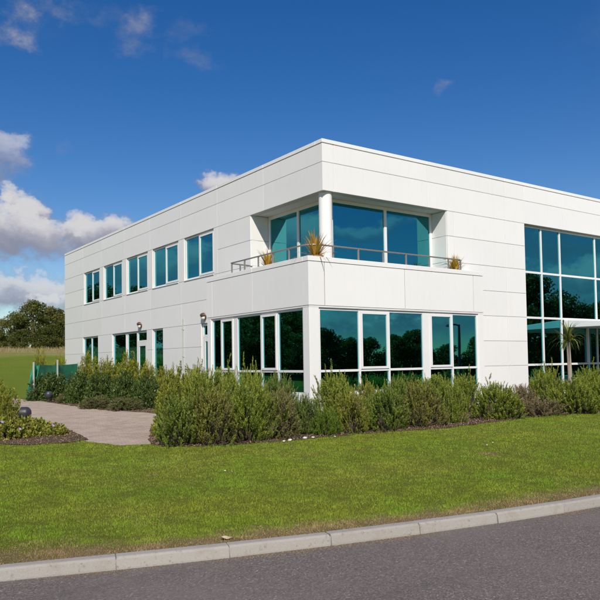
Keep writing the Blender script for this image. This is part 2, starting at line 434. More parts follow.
BED_LEFT = [(8.3, 18.4), (11.3, 18.4), (11.3, 38), (9.0, 38), (8.6, 31.6), G2(25, 400.3), G2(40, 400.5), G2(66, 405), G2(100, 410), G2(128, 411.5), (8.3, 19.6)]
BED_FORE = [(1.2, 15.3), G2(0, 444.5), G2(30, 445.5), G2(62, 443.5), G2(88, 440), G2(66, 428), (4.0, 18.3), (4.6, 22.5), (5.6, 27.5), (4.6, 28), (2.6, 20)]
flat_poly('path', PATH, GZ+.003, 'paving', .015, 1)
flat_poly('planting_bed_soil', BED_MAIN, GZ+.006, 'soil', .05, 2)
flat_poly('planting_bed_soil', BED_LEFT, GZ+.009, 'soil', .05, 3)
flat_poly('planting_bed_soil', BED_FORE, GZ+.012, 'soil', .04, 4)
def inside(poly, X, Y):
    r = np.zeros(len(X), bool); n = len(poly)
    for i in range(n):
        (xa, ya), (xb, yb) = poly[i], poly[(i+1) % n]
        c = ((ya > Y) != (yb > Y)) & (X < (xb-xa)*(Y-ya)/(yb-ya+1e-12)+xa); r ^= c
    return r

# ------------------------------------------------------------------ the office building
XB, YB = 10.33, 14.08           # outer faces of the bay
XM, YM = 11.28, 14.655          # outer faces of the main block
XE, YE = 38.0, 37.6             # far ends
ZR = [.25, 1.42, 2.235, 3.05, 3.865, 4.68, 5.49, 6.27, 7.06, 7.57]
ORG = (XM, YM, .2)
bld = tag(add('office_building', None, loc=ORG), 'two-storey white clad office block with teal mirror windows and corner balcony', 'building')
def P3(face, c, s, d, z): return (s, c+d, z) if face == 'F' else (c+d, s, z)
def fbox(g, face, c, s0, s1, d0, d1, z0, z1):
    if face == 'F': g.box(s0, s1, c+d0, c+d1, z0, z1)
    else: g.box(c+d0, c+d1, s0, s1, z0, z1)
GAP = .0058
panel_rng = random.Random(5)
def panel(face, c, s0, s1, z0, z1, th=.03, e0=GAP, e1=GAP, parent=None):
    """one cladding cassette with chamfered front edges, slightly proud or shy of its neighbours"""
    j = panel_rng.uniform(0, .0012); ch = .005; cs = .001 if face == 'L' else .004
    a, b, lo, hi = s0+e0, s1-e1, z0+GAP, z1-GAP
    g = Geo()
    ring = [(a, lo), (b, lo), (b, hi), (a, hi)]; inn = [(a+cs, lo+ch), (b-cs, lo+ch), (b-cs, hi-ch), (a+cs, hi-ch)]
    for d, R_ in ((th, ring), (j+ch, ring), (j, inn)):
        for s, z in R_: g.v.append(P3(face, c, s, d, z))
    for k in range(2):
        for i in range(4): g.f.append((k*4+i, k*4+(i+1) % 4, k*4+4+(i+1) % 4, k*4+4+i))
    g.f += [(8, 9, 10, 11), (0, 1, 2, 3)]
    return add('panel', g.mesh('panel', ORG), 'cladding', parent or bld)
core = Geo()
def wall(face, c, ss, z0, z1, e_start=GAP, core_from=None):
    gv = .0022 if face == 'L' else .0075
    for i in range(len(ss)-1):
        panel(face, c, ss[i], ss[i+1], z0, z1, e0=min(e_start, gv) if i == 0 else gv, e1=gv)
    s0 = ss[0] if core_from is None else core_from
    fbox(core, face, c, s0, ss[-1], .022, .24, z0, z1)
# front (right hand) elevation
FJ = [XM, 11.66, 15.28, 18.93, 19.96, 22.2, 25.0, 27.8, 30.6, 33.4, XE]
for i in (7, 8): wall('F', YM, FJ, ZR[i], ZR[i+1], e_start=0, core_from=XM+.1)
for i in (5, 6): wall('F', YM, [16.13, 16.42, 18.93, 19.96], ZR[i], ZR[i+1], e_start=0, core_from=16.16)
wall('F', YM, [16.13, 16.42, 18.93, 19.96], ZR[4], ZR[5], e_start=0, core_from=16.16)
for i in (0, 1, 2, 3): wall('F', YM, [17.0, 18.93, 19.96], ZR[i], ZR[i+1], core_from=16.9)
for i in range(0, 7): wall('F', YM, [34.1, XE], ZR[i], ZR[i+1])
# long (left hand) elevation
LJ = [YM+.031, 17.63, 20.55, 23.35, 26.2, 29.0, 31.88, 34.6, YE]
for i in (7, 8): wall('L', XM, LJ, ZR[i], ZR[i+1], e_start=0, core_from=YM+.1)
W1 = [(20.82, 23.10), (23.58, 25.97), (26.44, 28.75), (29.25, 31.61), (32.14, 34.42)]
for i in (5, 6):
    wall('L', XM, [18.42, 20.55], ZR[i], ZR[i+1], e_start=0, core_from=18.46)
    wall('L', XM, [34.42, YE], ZR[i], ZR[i+1])
wall('L', XM, [20.55, 20.82], ZR[5], ZR[7])
for a, b in zip(W1[:-1], W1[1:]): wall('L', XM, [a[1], b[0]], ZR[5], ZR[7])
wall('L', XM, [18.42, 20.55, 23.35, 26.2, 29.0, 31.88, 34.6, YE], ZR[4], ZR[5], e_start=0, core_from=18.46)
wall('L', XM, [19.5, 20.55, 23.35, 26.2, 29.0, 31.88, 34.6, YE], ZR[3], ZR[4])
DR2 = (20.86, 21.80); TALL = (25.02, 26.03); GRP = (26.60, 30.55); W0 = (32.41, 34.62)
for i in (0, 1, 2):
    for seg in ([19.5, DR2[0]], [DR2[1], 23.2, TALL[0]], [TALL[1], GRP[0]], [GRP[1], W0[0]], [W0[1], YE]):
        wall('L', XM, seg, ZR[i], ZR[i+1])
fbox(core, 'L', XM, W0[0], W0[1], .022, .24, .25, .9)
for k, (a, b) in enumerate(((W0[0], W0[1]),)): panel('L', XM, a, b, .25, .9)
# closing walls at the far ends, plain
g = Geo(); g.box(XE-.25, XE-.03, YM+.03, YE-.03, .25, 7.56).box(XM+.03, XE-.26, YE-.25, YE-.01, .25, 7.56)
add('rear_wall', g.mesh('rear_wall', ORG), 'cladding', bld)
add('wall', core.mesh('wall', ORG), 'core', bld)
add('roof', Geo().box(XM+.25, XE-.26, YM+.25, YE-.26, 7.2, 7.35).mesh('roof', ORG), 'roofing', bld)
# roof coping in lengths
def coping(face, c, ss, z0, z1, d0, d1, name='coping'):
    for i in range(len(ss)-1):
        g = Geo(); fbox(g, face, c, ss[i]+(.002 if i else 0), ss[i+1]-.002, d0, d1, z0, z1)
        add(name, g.mesh(name, ORG, bevel=.006), 'cladding', bld)
coping('F', YM, [XM-.012, 15.28, 18.93, 22.2, 25.0, 27.8, 30.6, 33.4, XE], 7.58, 7.685, -.012, .30)
coping('L', XM, [YM+.302, 17.63, 20.55, 23.35, 26.2, 29.0, 31.88, 34.6, YE], 7.58, 7.683, -.012, .30)
# soffit over the recessed balcony
g = Geo(); g.box(XM+.03, 16.13, YM+.03, 15.9, 6.276, 6.36).box(XM+.03, 12.5, 15.9, 18.42, 6.276, 6.36)
add('soffit', g.mesh('soffit', ORG), 'cladding', bld)
# returns of the recess
for z0, z1 in ((4.0, 4.68), (4.68, 5.49), (5.49, 6.27)):
    g = Geo(); g.box(16.10, 16.128, YM+.032, 15.30, z0+GAP, z1-GAP); add('return_panel', g.mesh('return_panel', ORG, bevel=.003), 'cladding', bld)
    g = Geo(); g.box(XM+.032, 11.97, 18.392, 18.42, z0+GAP, z1-GAP); add('return_panel', g.mesh('return_panel', ORG, bevel=.003), 'cladding', bld)
g = Geo(); g.box(16.128, 16.3, YM+.24, 15.6, 3.2, 6.27).box(XM+.24, 12.3, 18.42, 18.6, 3.2, 6.27)
g.box(16.106, 16.128, YM+.04, YM+.24, 3.2, 6.27).box(XM+.04, XM+.24, 18.398, 18.42, 3.2, 6.27)
add('return_wall', g.mesh('return_wall', ORG), 'core', bld)
# round corner column
g = Geo(); cc = (XM+.27, YM+.25); g.lathe([(.185, 3.3), (.185, 6.275)], (cc[0], cc[1], 0), 40)
add('column', g.mesh('column', ORG, smooth=True), 'cladding', bld)

# --- windows
wrng = random.Random(11)
def pane(face, c, s0, s1, z0, z1, d, parent, name='pane'):
    """glass with a real pane's slight tilt and thickness"""
    g = Geo(); t1, t2 = wrng.uniform(-.0012, .0012), wrng.uniform(-.0012, .0012)
    w_, h_ = s1-s0, z1-z0
    for dd in (0, .02):
        for s, z in ((s0, z0), (s1, z0), (s1, z1), (s0, z1)):
            g.v.append(P3(face, c, s, d+dd+t1*(s-s0-w_/2)+t2*(z-z0-h_/2), z))
    g.f += [(0, 1, 2, 3), (4, 7, 6, 5), (0, 4, 5, 1), (1, 5, 6, 2), (2, 6, 7, 3), (3, 7, 4, 0)]
    return add(name, g.mesh(name, ORG), 'glass', parent)
def glazing(name, face, c, ss, zs, rec, fw=.055, fd=.09, casement=(), ends=(True, True), widths=None, skip=(), topfw=None, parent=None):
    """frame of uprights and rails as one mesh, panes and opening lights as its children"""
    g = Geo(); n, m = len(ss), len(zs)
    def half(i): return (widths[i] if widths and widths.get(i) else fw)/2
    for i, s in enumerate(ss):
        a, b = (s, s+2*half(i)) if i == 0 else ((s-2*half(i), s) if i == n-1 else (s-half(i), s+half(i)))
        fbox(g, face, c, a, b, rec, rec+fd, zs[0], zs[-1])
    lims = []
    for i in range(n-1):
        a = ss[i] + (2*half(i) if i == 0 else half(i)); b = ss[i+1] - (2*half(i+1) if i+1 == n-1 else half(i+1)); lims.append((a, b))
    for j, z in enumerate(zs):
        f_ = (topfw or fw) if j == m-1 else fw
        lo, hi = (z, z+f_) if j == 0 else ((z-f_, z) if j == m-1 else (z-f_/2, z+f_/2))
        for (a, b) in lims: fbox(g, face, c, a, b, rec+.004, rec+fd-.004, lo, hi)
    W = add(name, g.mesh(name, ORG), 'frame_white', parent or bld)
    for i, (a, b) in enumerate(lims):
        for j in range(m-1):
            if (i, j) in skip: continue
            lo = zs[j] + (fw if j == 0 else fw/2); hi = zs[j+1] - ((topfw or fw) if j+1 == m-1 else fw/2)
            if (i, j) in casement:
                k = .065; q = Geo()
                fbox(q, face, c, a+.004, a+k, rec-.022, rec+.05, lo+.004, hi-.004); fbox(q, face, c, b-k, b-.004, rec-.022, rec+.05, lo+.004, hi-.004)
                fbox(q, face, c, a+k, b-k, rec-.020, rec+.05, lo+.004, lo+k); fbox(q, face, c, a+k, b-k, rec-.020, rec+.05, hi-k, hi-.004)
                cs = add('casement', q.mesh('casement', ORG), 'frame_white', W)
                pane(face, c, a+k-.003, b-k+.003, lo+k-.003, hi-k+.003, rec+.012, W)
            else:
                pane(face, c, a-.003, b+.003, lo-.003, hi+.003, rec+.035, W)
    return W
# upper windows of the long side: fixed light beside an opening light, with projecting sill
for i, (a, b) in enumerate(W1):
    W = glazing('window', 'L', XM, [a+.01, (a+b)/2+.02, b-.01], [4.70, 6.26], .05, .06, casement=((0, 0),))
    g = Geo(); fbox(g, 'L', XM, a+.01, b-.01, -.025, .08, 4.675, 4.699); add('sill', g.mesh('sill', ORG, bevel=.004), 'frame_white', W)
    g = Geo(); fbox(g, 'L', XM, a+.012, b-.012, .03, .16, 6.262, 6.275); add('head_trim', g.mesh('head_trim', ORG), 'rail_metal', W)
# ground floor of the long side
W = glazing('window', 'L', XM, [W0[0]+.01, 33.45, W0[1]-.01], [.91, 3.04], .05, .06)
W = glazing('window', 'L', XM, [27.70, 28.80, 28.98, GRP[1]-.01], [.30, 3.04], .05, .06, skip=((1, 0),))
glazing('window', 'L', XM, [TALL[0]+.01, TALL[1]-.01], [.30, 3.04], .05, .05)
def door(name, s0, s1, label=None):
    W = glazing(name, 'L', XM, [s0, s1], [.28, 2.62, 3.04], .05, .07, skip=((0, 0),))
    q = Geo(); k = .13
    fbox(q, 'L', XM, s0+.075, s0+.075+k, .04, .10, .3, 2.58); fbox(q, 'L', XM, s1-.075-k, s1-.075, .04, .10, .3, 2.58)
    fbox(q, 'L', XM, s0+.075+k, s1-.075-k, .043, .097, .3, .55); fbox(q, 'L', XM, s0+.075+k, s1-.075-k, .043, .097, 2.42, 2.58)
    add('door_leaf', q.mesh('door_leaf', ORG), 'frame_white', W)
    pane('L', XM, s0+.075+k-.003, s1-.075-k+.003, .547, 2.423, .065, W)
    h = Geo(); h.tube([(XM-.03, s1-.16, 1.2), (XM-.03, s1-.16, 1.55)], .014, 8).tube([(XM-.03, s1-.16, 1.25), (XM+.05, s1-.16, 1.25)], .009, 6).tube([(XM-.03, s1-.16, 1.5), (XM+.05, s1-.16, 1.5)], .009, 6)
    add('handle', h.mesh('handle', ORG), 'rail_metal', W)
    return W
door('door', 26.62, 27.69); door('door', DR2[0]+.01, DR2[1]-.01)
# bulkhead lamps above the doors, rain pipe
for yy in (27.2, 21.52):
    L = add('wall_lamp', Geo().lathe([(.10, .0), (.13, .03), (.14, .07)], (0, 0, 0), 20, .8, 1.25).mesh('wall_lamp', smooth=True), 'rust_brown', bld, (XM-ORG[0], yy-ORG[1], 3.27-ORG[2]), (0, -math.pi/2, 0))
    add('glass_cover', Geo().lathe([(.115, .07), (.10, .10), (.06, .125), (.01, .132)], (-.03, 0, 0), 20, .75, 1.1).mesh('glass_cover', smooth=True), 'opal', L)
    add('hood', Geo().lathe([(.15, .06), (.135, .105), (.08, .15), (.02, .16)], (.06, 0, 0), 20, .6, 1.0).mesh('hood', smooth=True), 'rust_brown', L)
g = Geo(); g.tube([(XM-.03, 23.2, .3), (XM-.03, 23.2, 3.3)], .018, 8)
for z in (.9, 1.9, 2.9): g.box(XM-.05, XM+.0, 23.17, 23.23, z, z+.03)
add('pipe', g.mesh('pipe', ORG), 'post_grey', bld)

# --- curtain wall on the right
cw = [20.0, 21.07, 22.17, 24.42, 25.52, 26.62, 28.86, 29.96, 31.06, 33.3, 34.06]
glazing('curtain_wall', 'F', YM, cw, [.45, 1.43, 3.06, 4.64, 6.25], .14, .07, .12, topfw=.05)
g = Geo(); fbox(g, 'F', YM, 19.99, 34.08, .06, .24, .25, .448); add('plinth', g.mesh('plinth', ORG), 'cladding', bld)
g = Geo(); fbox(g, 'F', YM, 19.99, 34.08, .035, .30, 6.252, 6.268); add('head_trim', g.mesh('head_trim', ORG), 'rail_metal', bld)
g = Geo(); fbox(g, 'F', YM, 19.962, 19.996, .035, .30, .25, 6.25); add('jamb', g.mesh('jamb', ORG), 'frame_white', bld)
# entrance canopy, a thin white slab sloping gently outwards
g = Geo(); cx0, cx1 = 22.26, 28.8
prof = [(YM+.13, 2.74), (YM+.13, 3.025), (YM-2.9, 2.80), (YM-2.9, 2.72)]
for xx in (cx0, cx1):
    for (yy, zz) in prof: g.v.append((xx, yy, zz))
g.f += [(0, 1, 2, 3), (7, 6, 5, 4), (0, 4, 5, 1), (1, 5, 6, 2), (2, 6, 7, 3), (3, 7, 4, 0)]
cp = add('canopy', g.mesh('canopy', ORG, bevel=.012), 'cladding', bld)
g = Geo()
for xx in (cx0+.4, cx1-.4): g.tube([(xx, YM-2.6, .2), (xx, YM-2.6, 2.75)], .05, 14)
add('canopy_post', g.mesh('canopy_post', ORG, smooth=True), 'frame_white', cp)
g = Geo(); fbox(g, 'F', YM, 23.72, 23.80, .10, .2, 1.47, 3.02); add('mullion', g.mesh('mullion', ORG), 'frame_white', bld)

# --- the bay with the balcony on top
BJ = [XB, 10.85, 13.70, 16.59, 17.04]
for i in range(4): panel('F', YB, BJ[i], BJ[i+1], 3.085, 4.215, e0=0 if i == 0 else GAP+.006, e1=GAP+.006 if i < 3 else 0)
BLJ = [YB+.031, 16.8, 19.2, 19.58]
for i in range(3): panel('L', XB, BLJ[i], BLJ[i+1], 3.085, 4.215, e0=0 if i == 0 else GAP-.003, e1=GAP-.003 if i < 2 else 0)
g = Geo(); g.box(XB+.032, 17.035, YB+.022, YB+.22, 3.09, 4.218).box(XB+.022, XB+.22, YB+.221, 19.575, 3.09, 4.218)
g.box(17.0, 17.037, YB+.221, YM+.05, 3.09, 4.218).box(XB+.221, XM+.05, 19.4, 19.577, 3.09, 4.218)
add('parapet', g.mesh('parapet', ORG), 'joint_dark', bld)
g = Geo(); g.box(17.012, 17.045, YB+.033, YM-.002, 3.1, 4.212).box(XB+.033, XM-.002, 19.555, 19.584, 3.1, 4.212)
add('end_panel', g.mesh('end_panel', ORG), 'cladding', bld)
coping('F', YB, [XB-.008, 13.70, 17.055], 4.222, 4.35, -.008, .24, 'parapet_coping')
coping('L', XB, [YB+.242, 16.8, 19.59], 4.222, 4.348, -.008, .24, 'parapet_coping')
g = Geo(); g.box(17.045-.24, 17.053, YB+.242, YM-.003, 4.222, 4.346).box(XB+.234, XM-.003, 19.588-.24, 19.586, 4.222, 4.346)
add('parapet_coping', g.mesh('parapet_coping', ORG, bevel=.006), 'cladding', bld)
g = Geo(); g.box(XB+.23, 17.0, YB+.23, 15.7, 3.05, 3.35).box(XB+.23, 12.4, 15.7, 19.4, 3.05, 3.35)
add('balcony_floor', g.mesh('balcony_floor', ORG), 'roofing', bld)
g = Geo(); g.box(XB+.01, 17.03, YB+.01, YB+.25, 3.045, 3.083).box(XB+.01, XB+.25, YB+.25, 19.57, 3.045, 3.083)
add('drip_trim', g.mesh('drip_trim', ORG), 'frame_white', bld)
# posts of the bay and its low plinth
g = Geo(); g.box(XB+.012, 10.655, YB+.012, YB+.285, .22, 3.043); add('corner_post', g.mesh('corner_post', ORG, bevel=.006), 'cladding', bld)
g = Geo(); g.box(16.80, 17.03, YB+.012, YM+.0, .22, 3.043); add('end_post', g.mesh('end_post', ORG, bevel=.006), 'cladding', bld)
g = Geo(); g.box(XB+.012, XM, 19.33, 19.57, .22, 3.043); add('end_post', g.mesh('end_post', ORG, bevel=.006), 'cladding', bld)
g = Geo(); g.box(10.656, 16.799, YB+.03, YB+.22, .22, .80).box(XB+.03, XB+.22, YB+.286, 19.329, .22, .80)
add('plinth', g.mesh('plinth', ORG), 'cladding', bld)
glazing('window', 'F', YB, [10.657, 12.035, 13.10, 14.56, 15.655, 16.798], [.802, 1.405, 3.042], .05, .06, casement=((1, 1), (3, 1)), widths={3: .30})
glazing('window', 'L', XB, [YB+.287, 15.60, 16.44, 17.86, 18.735, 19.328], [.802, 1.405, 3.042], .05, .06, casement=((1, 1), (3, 1)), widths={3: .24})
# glazing behind the balcony
glazing('balcony_window', 'F', YM, [12.0, 14.11, 16.09], [3.36, 6.27], .62, .10, .1)
glazing('balcony_window', 'L', XM, [15.40, 16.76, 18.37], [3.36, 6.27], .65, .10, .1)
g = Geo(); g.box(11.93, 12.0, 15.275, 15.40, 3.36, 6.272); add('corner_mullion', g.mesh('corner_mullion', ORG), 'frame_white', bld)

# --- railing round the balcony
rx, ry, rz = XB+.15, YB+.15, 4.685
rail_pts = [(XM-.02, 18.30, rz-.05), (XM-.14, 18.30, rz-.02), (rx+.05, 18.30, rz), (rx, 18.24, rz)]
for k in range(7):
    q = math.pi*k/12; rail_pts.append((rx+.35*(1-math.cos(q)), ry+.35*(1-math.sin(q)), rz))
rail_pts += [(16.18, ry, rz), (16.24, ry+.05, rz), (16.24, YM-.14, rz-.02), (16.24, YM-.02, rz-.05)]
RL = add('railing', Geo().tube(rail_pts, .022, 10).mesh('railing', ORG, smooth=True), 'rail_metal', bld)
posts = [(rx, y_) for y_ in (18.2, 17.45, 16.69, 15.95, 15.15)] + [(11.26, ry), (12.13, ry), (13.03, ry), (13.91, ry), (14.85, ry), (15.66, ry), (16.2, ry), (rx+.35, 18.30)]
for (xx, yy) in posts:
    add('baluster', Geo().box(xx-.018, xx+.018, yy-.018, yy+.018, 4.348, rz-.004).mesh('baluster', ORG), 'rail_metal', RL)

# ------------------------------------------------------------------ plants
def jitter_cols(base, n, amt, r):
    c = np.asarray(base)[None, :]*(1+r.normal(0, amt, (n, 1)))*(1+r.normal(0, amt*.35, (n, 3)))
    return np.clip(c, .002, .9)
def unit(v): return v/(np.linalg.norm(v, axis=-1, keepdims=True)+1e-9)

def rosemary_mesh(seed, n_pl=560, cols=((.135, .150, .024), (.185, .190, .032), (.085, .110, .024)), tip=(.33, .32, .06), dead=.07, plume=(.20, .38), needle=.072, up=.85, per=44, asp=1.45):
    """upright plumes of needles over a unit dome (radius 1, height 1)"""
    r = np.random.default_rng(seed)
    th = r.uniform(0, 2*np.pi, n_pl); cz = r.uniform(0, 1, n_pl)**.8; sz = np.sqrt(1-cz**2)
    rr = r.uniform(.55, 1, n_pl)**.5 * (.86+.22*np.sin(th*3+seed)*sz)
    rr = rr*np.where(r.uniform(0, 1, n_pl) < .15, r.uniform(1.06, 1.24, n_pl), 1)*(1+.10*np.sin(2*th+seed*1.7)*sz)
    dirs = np.stack([np.cos(th)*sz, np.sin(th)*sz, cz], 1)
    L = r.uniform(*plume, n_pl)*(.7+.5*cz)
    tipp = dirs*rr[:, None]*np.array([1, 1, 1.0]) + np.stack([np.zeros(n_pl), np.zeros(n_pl), np.full(n_pl, .06)], 1)
    tipp[:, 2] *= asp
    axis = unit(dirs*np.array([.55, .55, .1]) + np.array([0, 0, up]) + r.normal(0, .17, (n_pl, 3)))
    start = tipp - axis*L[:, None]; start[:, 2] = np.maximum(start[:, 2], .0)
    pc = np.array(cols)[r.integers(0, len(cols), n_pl)]*(1+r.normal(0, .16, (n_pl, 1)))
    isdead = r.uniform(0, 1, n_pl) < dead*(1.6-cz)
    pc[isdead] = np.array((.17, .135, .085))*(1+r.normal(0, .15, (isdead.sum(), 1)))
    pi = np.repeat(np.arange(n_pl), per); t = np.tile(np.linspace(.02, 1, per), n_pl) + r.uniform(-.01, .01, n_pl*per)
    ph = r.uniform(0, 2*np.pi, n_pl*per)
    a = axis[pi]; u = unit(np.cross(a, np.array([.3, .5, .8]))); v = np.cross(a, u)
    out = np.cos(ph)[:, None]*u + np.sin(ph)[:, None]*v
    nd = unit(out*(1.05-.55*t[:, None]) + a*.75)
    ln = needle*(1.15-.45*t)*r.uniform(.7, 1.2, len(t))
    b0 = start[pi] + a*(L[pi]*t)[:, None]
    side = unit(np.cross(nd, out + r.normal(0, .3, out.shape)))*(ln*.17)[:, None]
    V = np.stack([b0-side, b0+side, b0+nd*ln[:, None]], 1).reshape(-1, 3)
    tp = np.clip((t-.35)/.65, 0, 1)[:, None]*.55
    c = pc[pi]*(1-tp) + np.array(tip)*tp*np.where(isdead[pi], .7, 1)[:, None]
    c = c*(1+r.normal(0, .14, (len(c), 1)))
    C = np.repeat(np.clip(c*1.38, .004, .8), 3, 0)
    F = np.arange(len(V)).reshape(-1, 3)
    stems = Geo()
    for i in range(0, n_pl, 3):
        p1 = start[i] + axis[i]*L[i]*.4; p0 = np.array([dirs[i, 0]*.25, dirs[i, 1]*.25, -.02]); pm = (p0+start[i])/2 + np.array([dirs[i, 0], dirs[i, 1], -.3])*.1
        stems.tube([p0, pm, start[i], p1], [.009, .006, .003, .001], 4, False)
    return mesh_np('foliage', V, F, C), stems.mesh('stems')

def leafy_mesh(seed, n_tw=260, per=16, leaf=(.07, .03), cols=((.07, .1, .02),), tip=(.14, .16, .03), up=.6, spread=.5, twig=.3, asp=1.2):
    """twigs with broad leaves over a unit dome"""
    r = np.random.default_rng(seed)
    th = r.uniform(0, 2*np.pi, n_tw); cz = r.uniform(-.05, 1, n_tw); sz = np.sqrt(1-cz**2)
    lob = 1+.14*np.sin(th*2+seed)*sz+.12*np.sin(th*5+2*seed)
    rr = r.uniform(.25, 1, n_tw)**.42*lob
    dirs = np.stack([np.cos(th)*sz, np.sin(th)*sz, cz], 1)
    endp = dirs*rr[:, None]*np.array([1, 1, asp]); endp[:, 2] = np.maximum(endp[:, 2], .03)
    axis = unit(dirs*spread + np.array([0, 0, up]) + r.normal(0, .3, (n_tw, 3)))
    L = r.uniform(.6, 1.3, n_tw)*twig; start = endp-axis*L[:, None]
    pc = np.array(cols)[r.integers(0, len(cols), n_tw)]*(1+r.normal(0, .18, (n_tw, 1)))
    pi = np.repeat(np.arange(n_tw), per); t = np.tile(np.linspace(.1, 1, per), n_tw); n = len(t)
    a = axis[pi]; u = unit(np.cross(a, r.normal(0, 1, (n, 3)))); 
    nd = unit(u*.9 + a*.7 + r.normal(0, .15, (n, 3)))
    ln = leaf[0]*r.uniform(.6, 1.25, n); wd = leaf[1]*r.uniform(.7, 1.2, n)
    side = unit(np.cross(nd, a + r.normal(0, .4, (n, 3))))
    nrm = np.cross(nd, side)
    b0 = start[pi]+a*(L[pi]*t)[:, None]
    V = np.stack([b0, b0+nd*(ln*.5)[:, None]-side*wd[:, None]*.5 + nrm*(wd*.18)[:, None], b0+nd*ln[:, None]-nrm*(ln*.1)[:, None], b0+nd*(ln*.5)[:, None]+side*wd[:, None]*.5+nrm*(wd*.18)[:, None]], 1).reshape(-1, 3)
    V[:, 2] = np.maximum(V[:, 2], .005)
    tp = (np.clip((t-.5)*2, 0, 1)*r.uniform(0, 1, n_tw)[pi])[:, None]*.8
    c = (pc[pi]*(1-tp)+np.array(tip)*tp)*(1+r.normal(0, .13, (n, 1)))
    C = np.repeat(np.clip(c*1.2, .004, .8), 4, 0)
    stems = Geo()
    for i in range(0, n_tw, 4):
        p0 = np.array([dirs[i, 0]*.15, dirs[i, 1]*.15, -.02]); pm = (p0+start[i])/2+r.normal(0, .03, 3)
        stems.tube([p0, pm, start[i], endp[i]], [.014, .010, .006, .003], 4, False)
    return mesh_np('foliage', V, np.arange(len(V)).reshape(-1, 4), C), stems.mesh('stems')

class Kind:
    def __init__(s, variants, mat, asp): s.v = variants; s.mat = mat; s.i = 0; s.asp = asp
    def place(s, name, loc, rx_, rz_, rot, label, cat, group):
        fol, st = s.v[s.i % len(s.v)]; s.i += 1
        root = tag(add(name, None, loc=loc, rot=(0, 0, rot)), label, cat, group)
        for nm, me, mt in (('foliage', fol, s.mat), ('stems', st, 'bark')):
            o = add(nm, me, mt, root); o.scale = (rx_, rx_, rz_/s.asp)
        return root
RC = [((.10, .145, .026), (.14, .185, .032), (.075, .115, .024)), ((.135, .15, .03), (.185, .19, .045), (.10, .12, .03)), ((.12, .165, .024), (.165, .20, .03), (.09, .13, .022)), ((.14, .145, .05), (.17, .17, .06), (.11, .12, .035)), ((.085, .13, .03), (.12, .16, .036), (.07, .10, .026)), ((.15, .17, .028), (.20, .205, .036), (.12, .15, .024))]
RT = [(.28, .32, .07), (.33, .31, .08), (.30, .34, .06), (.30, .28, .11), (.22, .27, .07), (.36, .35, .07)]
ROS = Kind([rosemary_mesh(100+i, n_pl=(560, 470, 620, 430, 540, 500)[i], cols=RC[i], tip=RT[i], dead=(.04, .14, .03, .22, .06, .09)[i], up=(.85, .7, 1.0, .6, .85, .75)[i]) for i in range(6)], 'leaf', 1.45)
ROSY = Kind([rosemary_mesh(200+i, cols=((.140, .185, .026), (.19, .22, .034), (.11, .155, .026)), tip=(.34, .36, .07), dead=.02) for i in range(4)], 'leaf', 1.45)
ROSG = Kind([rosemary_mesh(300+i, 480, cols=((.085, .14, .018), (.11, .165, .022)), tip=(.18, .24, .035), dead=.0, plume=(.22, .36), asp=1.2) for i in range(1)], 'leaf', 1.2)
DRY = Kind([rosemary_mesh(400+i, 320, cols=((.19, .15, .085), (.23, .175, .115), (.13, .12, .055)), tip=(.30, .23, .15), dead=.5, up=.6, asp=1.0) for i in range(2)], 'leaf', 1.0)
BUSHY = Kind([leafy_mesh(500+i, 900, 15, (.085, .045), ((.16, .18, .022), (.20, .21, .03), (.12, .155, .02)), (.36, .35, .06), .8, .6, .26, asp=1.5) for i in range(3)], 'leaf', 1.5)
LAUREL = Kind([leafy_mesh(600+i, 800, 12, (.12, .05), ((.045, .075, .018), (.065, .098, .022)), (.10, .135, .032), .6, .6, .24, asp=1.25) for i in range(3)], 'leaf_glossy', 1.25)
YELLOW = Kind([leafy_mesh(700+i, 950, 16, (.085, .034), ((.18, .20, .02), (.26, .25, .028), (.125, .16, .02)), (.42, .38, .055), .9, .55, .3, asp=1.9) for i in range(4)], 'leaf', 1.9)
JUNIPER = Kind([rosemary_mesh(800+i, 420, cols=((.055, .08, .024), (.08, .10, .028), (.15, .12, .06)), tip=(.15, .165, .05), dead=.28, up=.25, plume=(.25, .5), per=44, asp=.8) for i in range(3)], 'leaf', .8)
GERAN = Kind([leafy_mesh(900+i, 520, 10, (.12, .10), ((.14, .18, .022), (.20, .22, .032), (.26, .24, .045)), (.32, .29, .07), .8, .5, .22, asp=.7) for i in range(3)], 'leaf', .7)

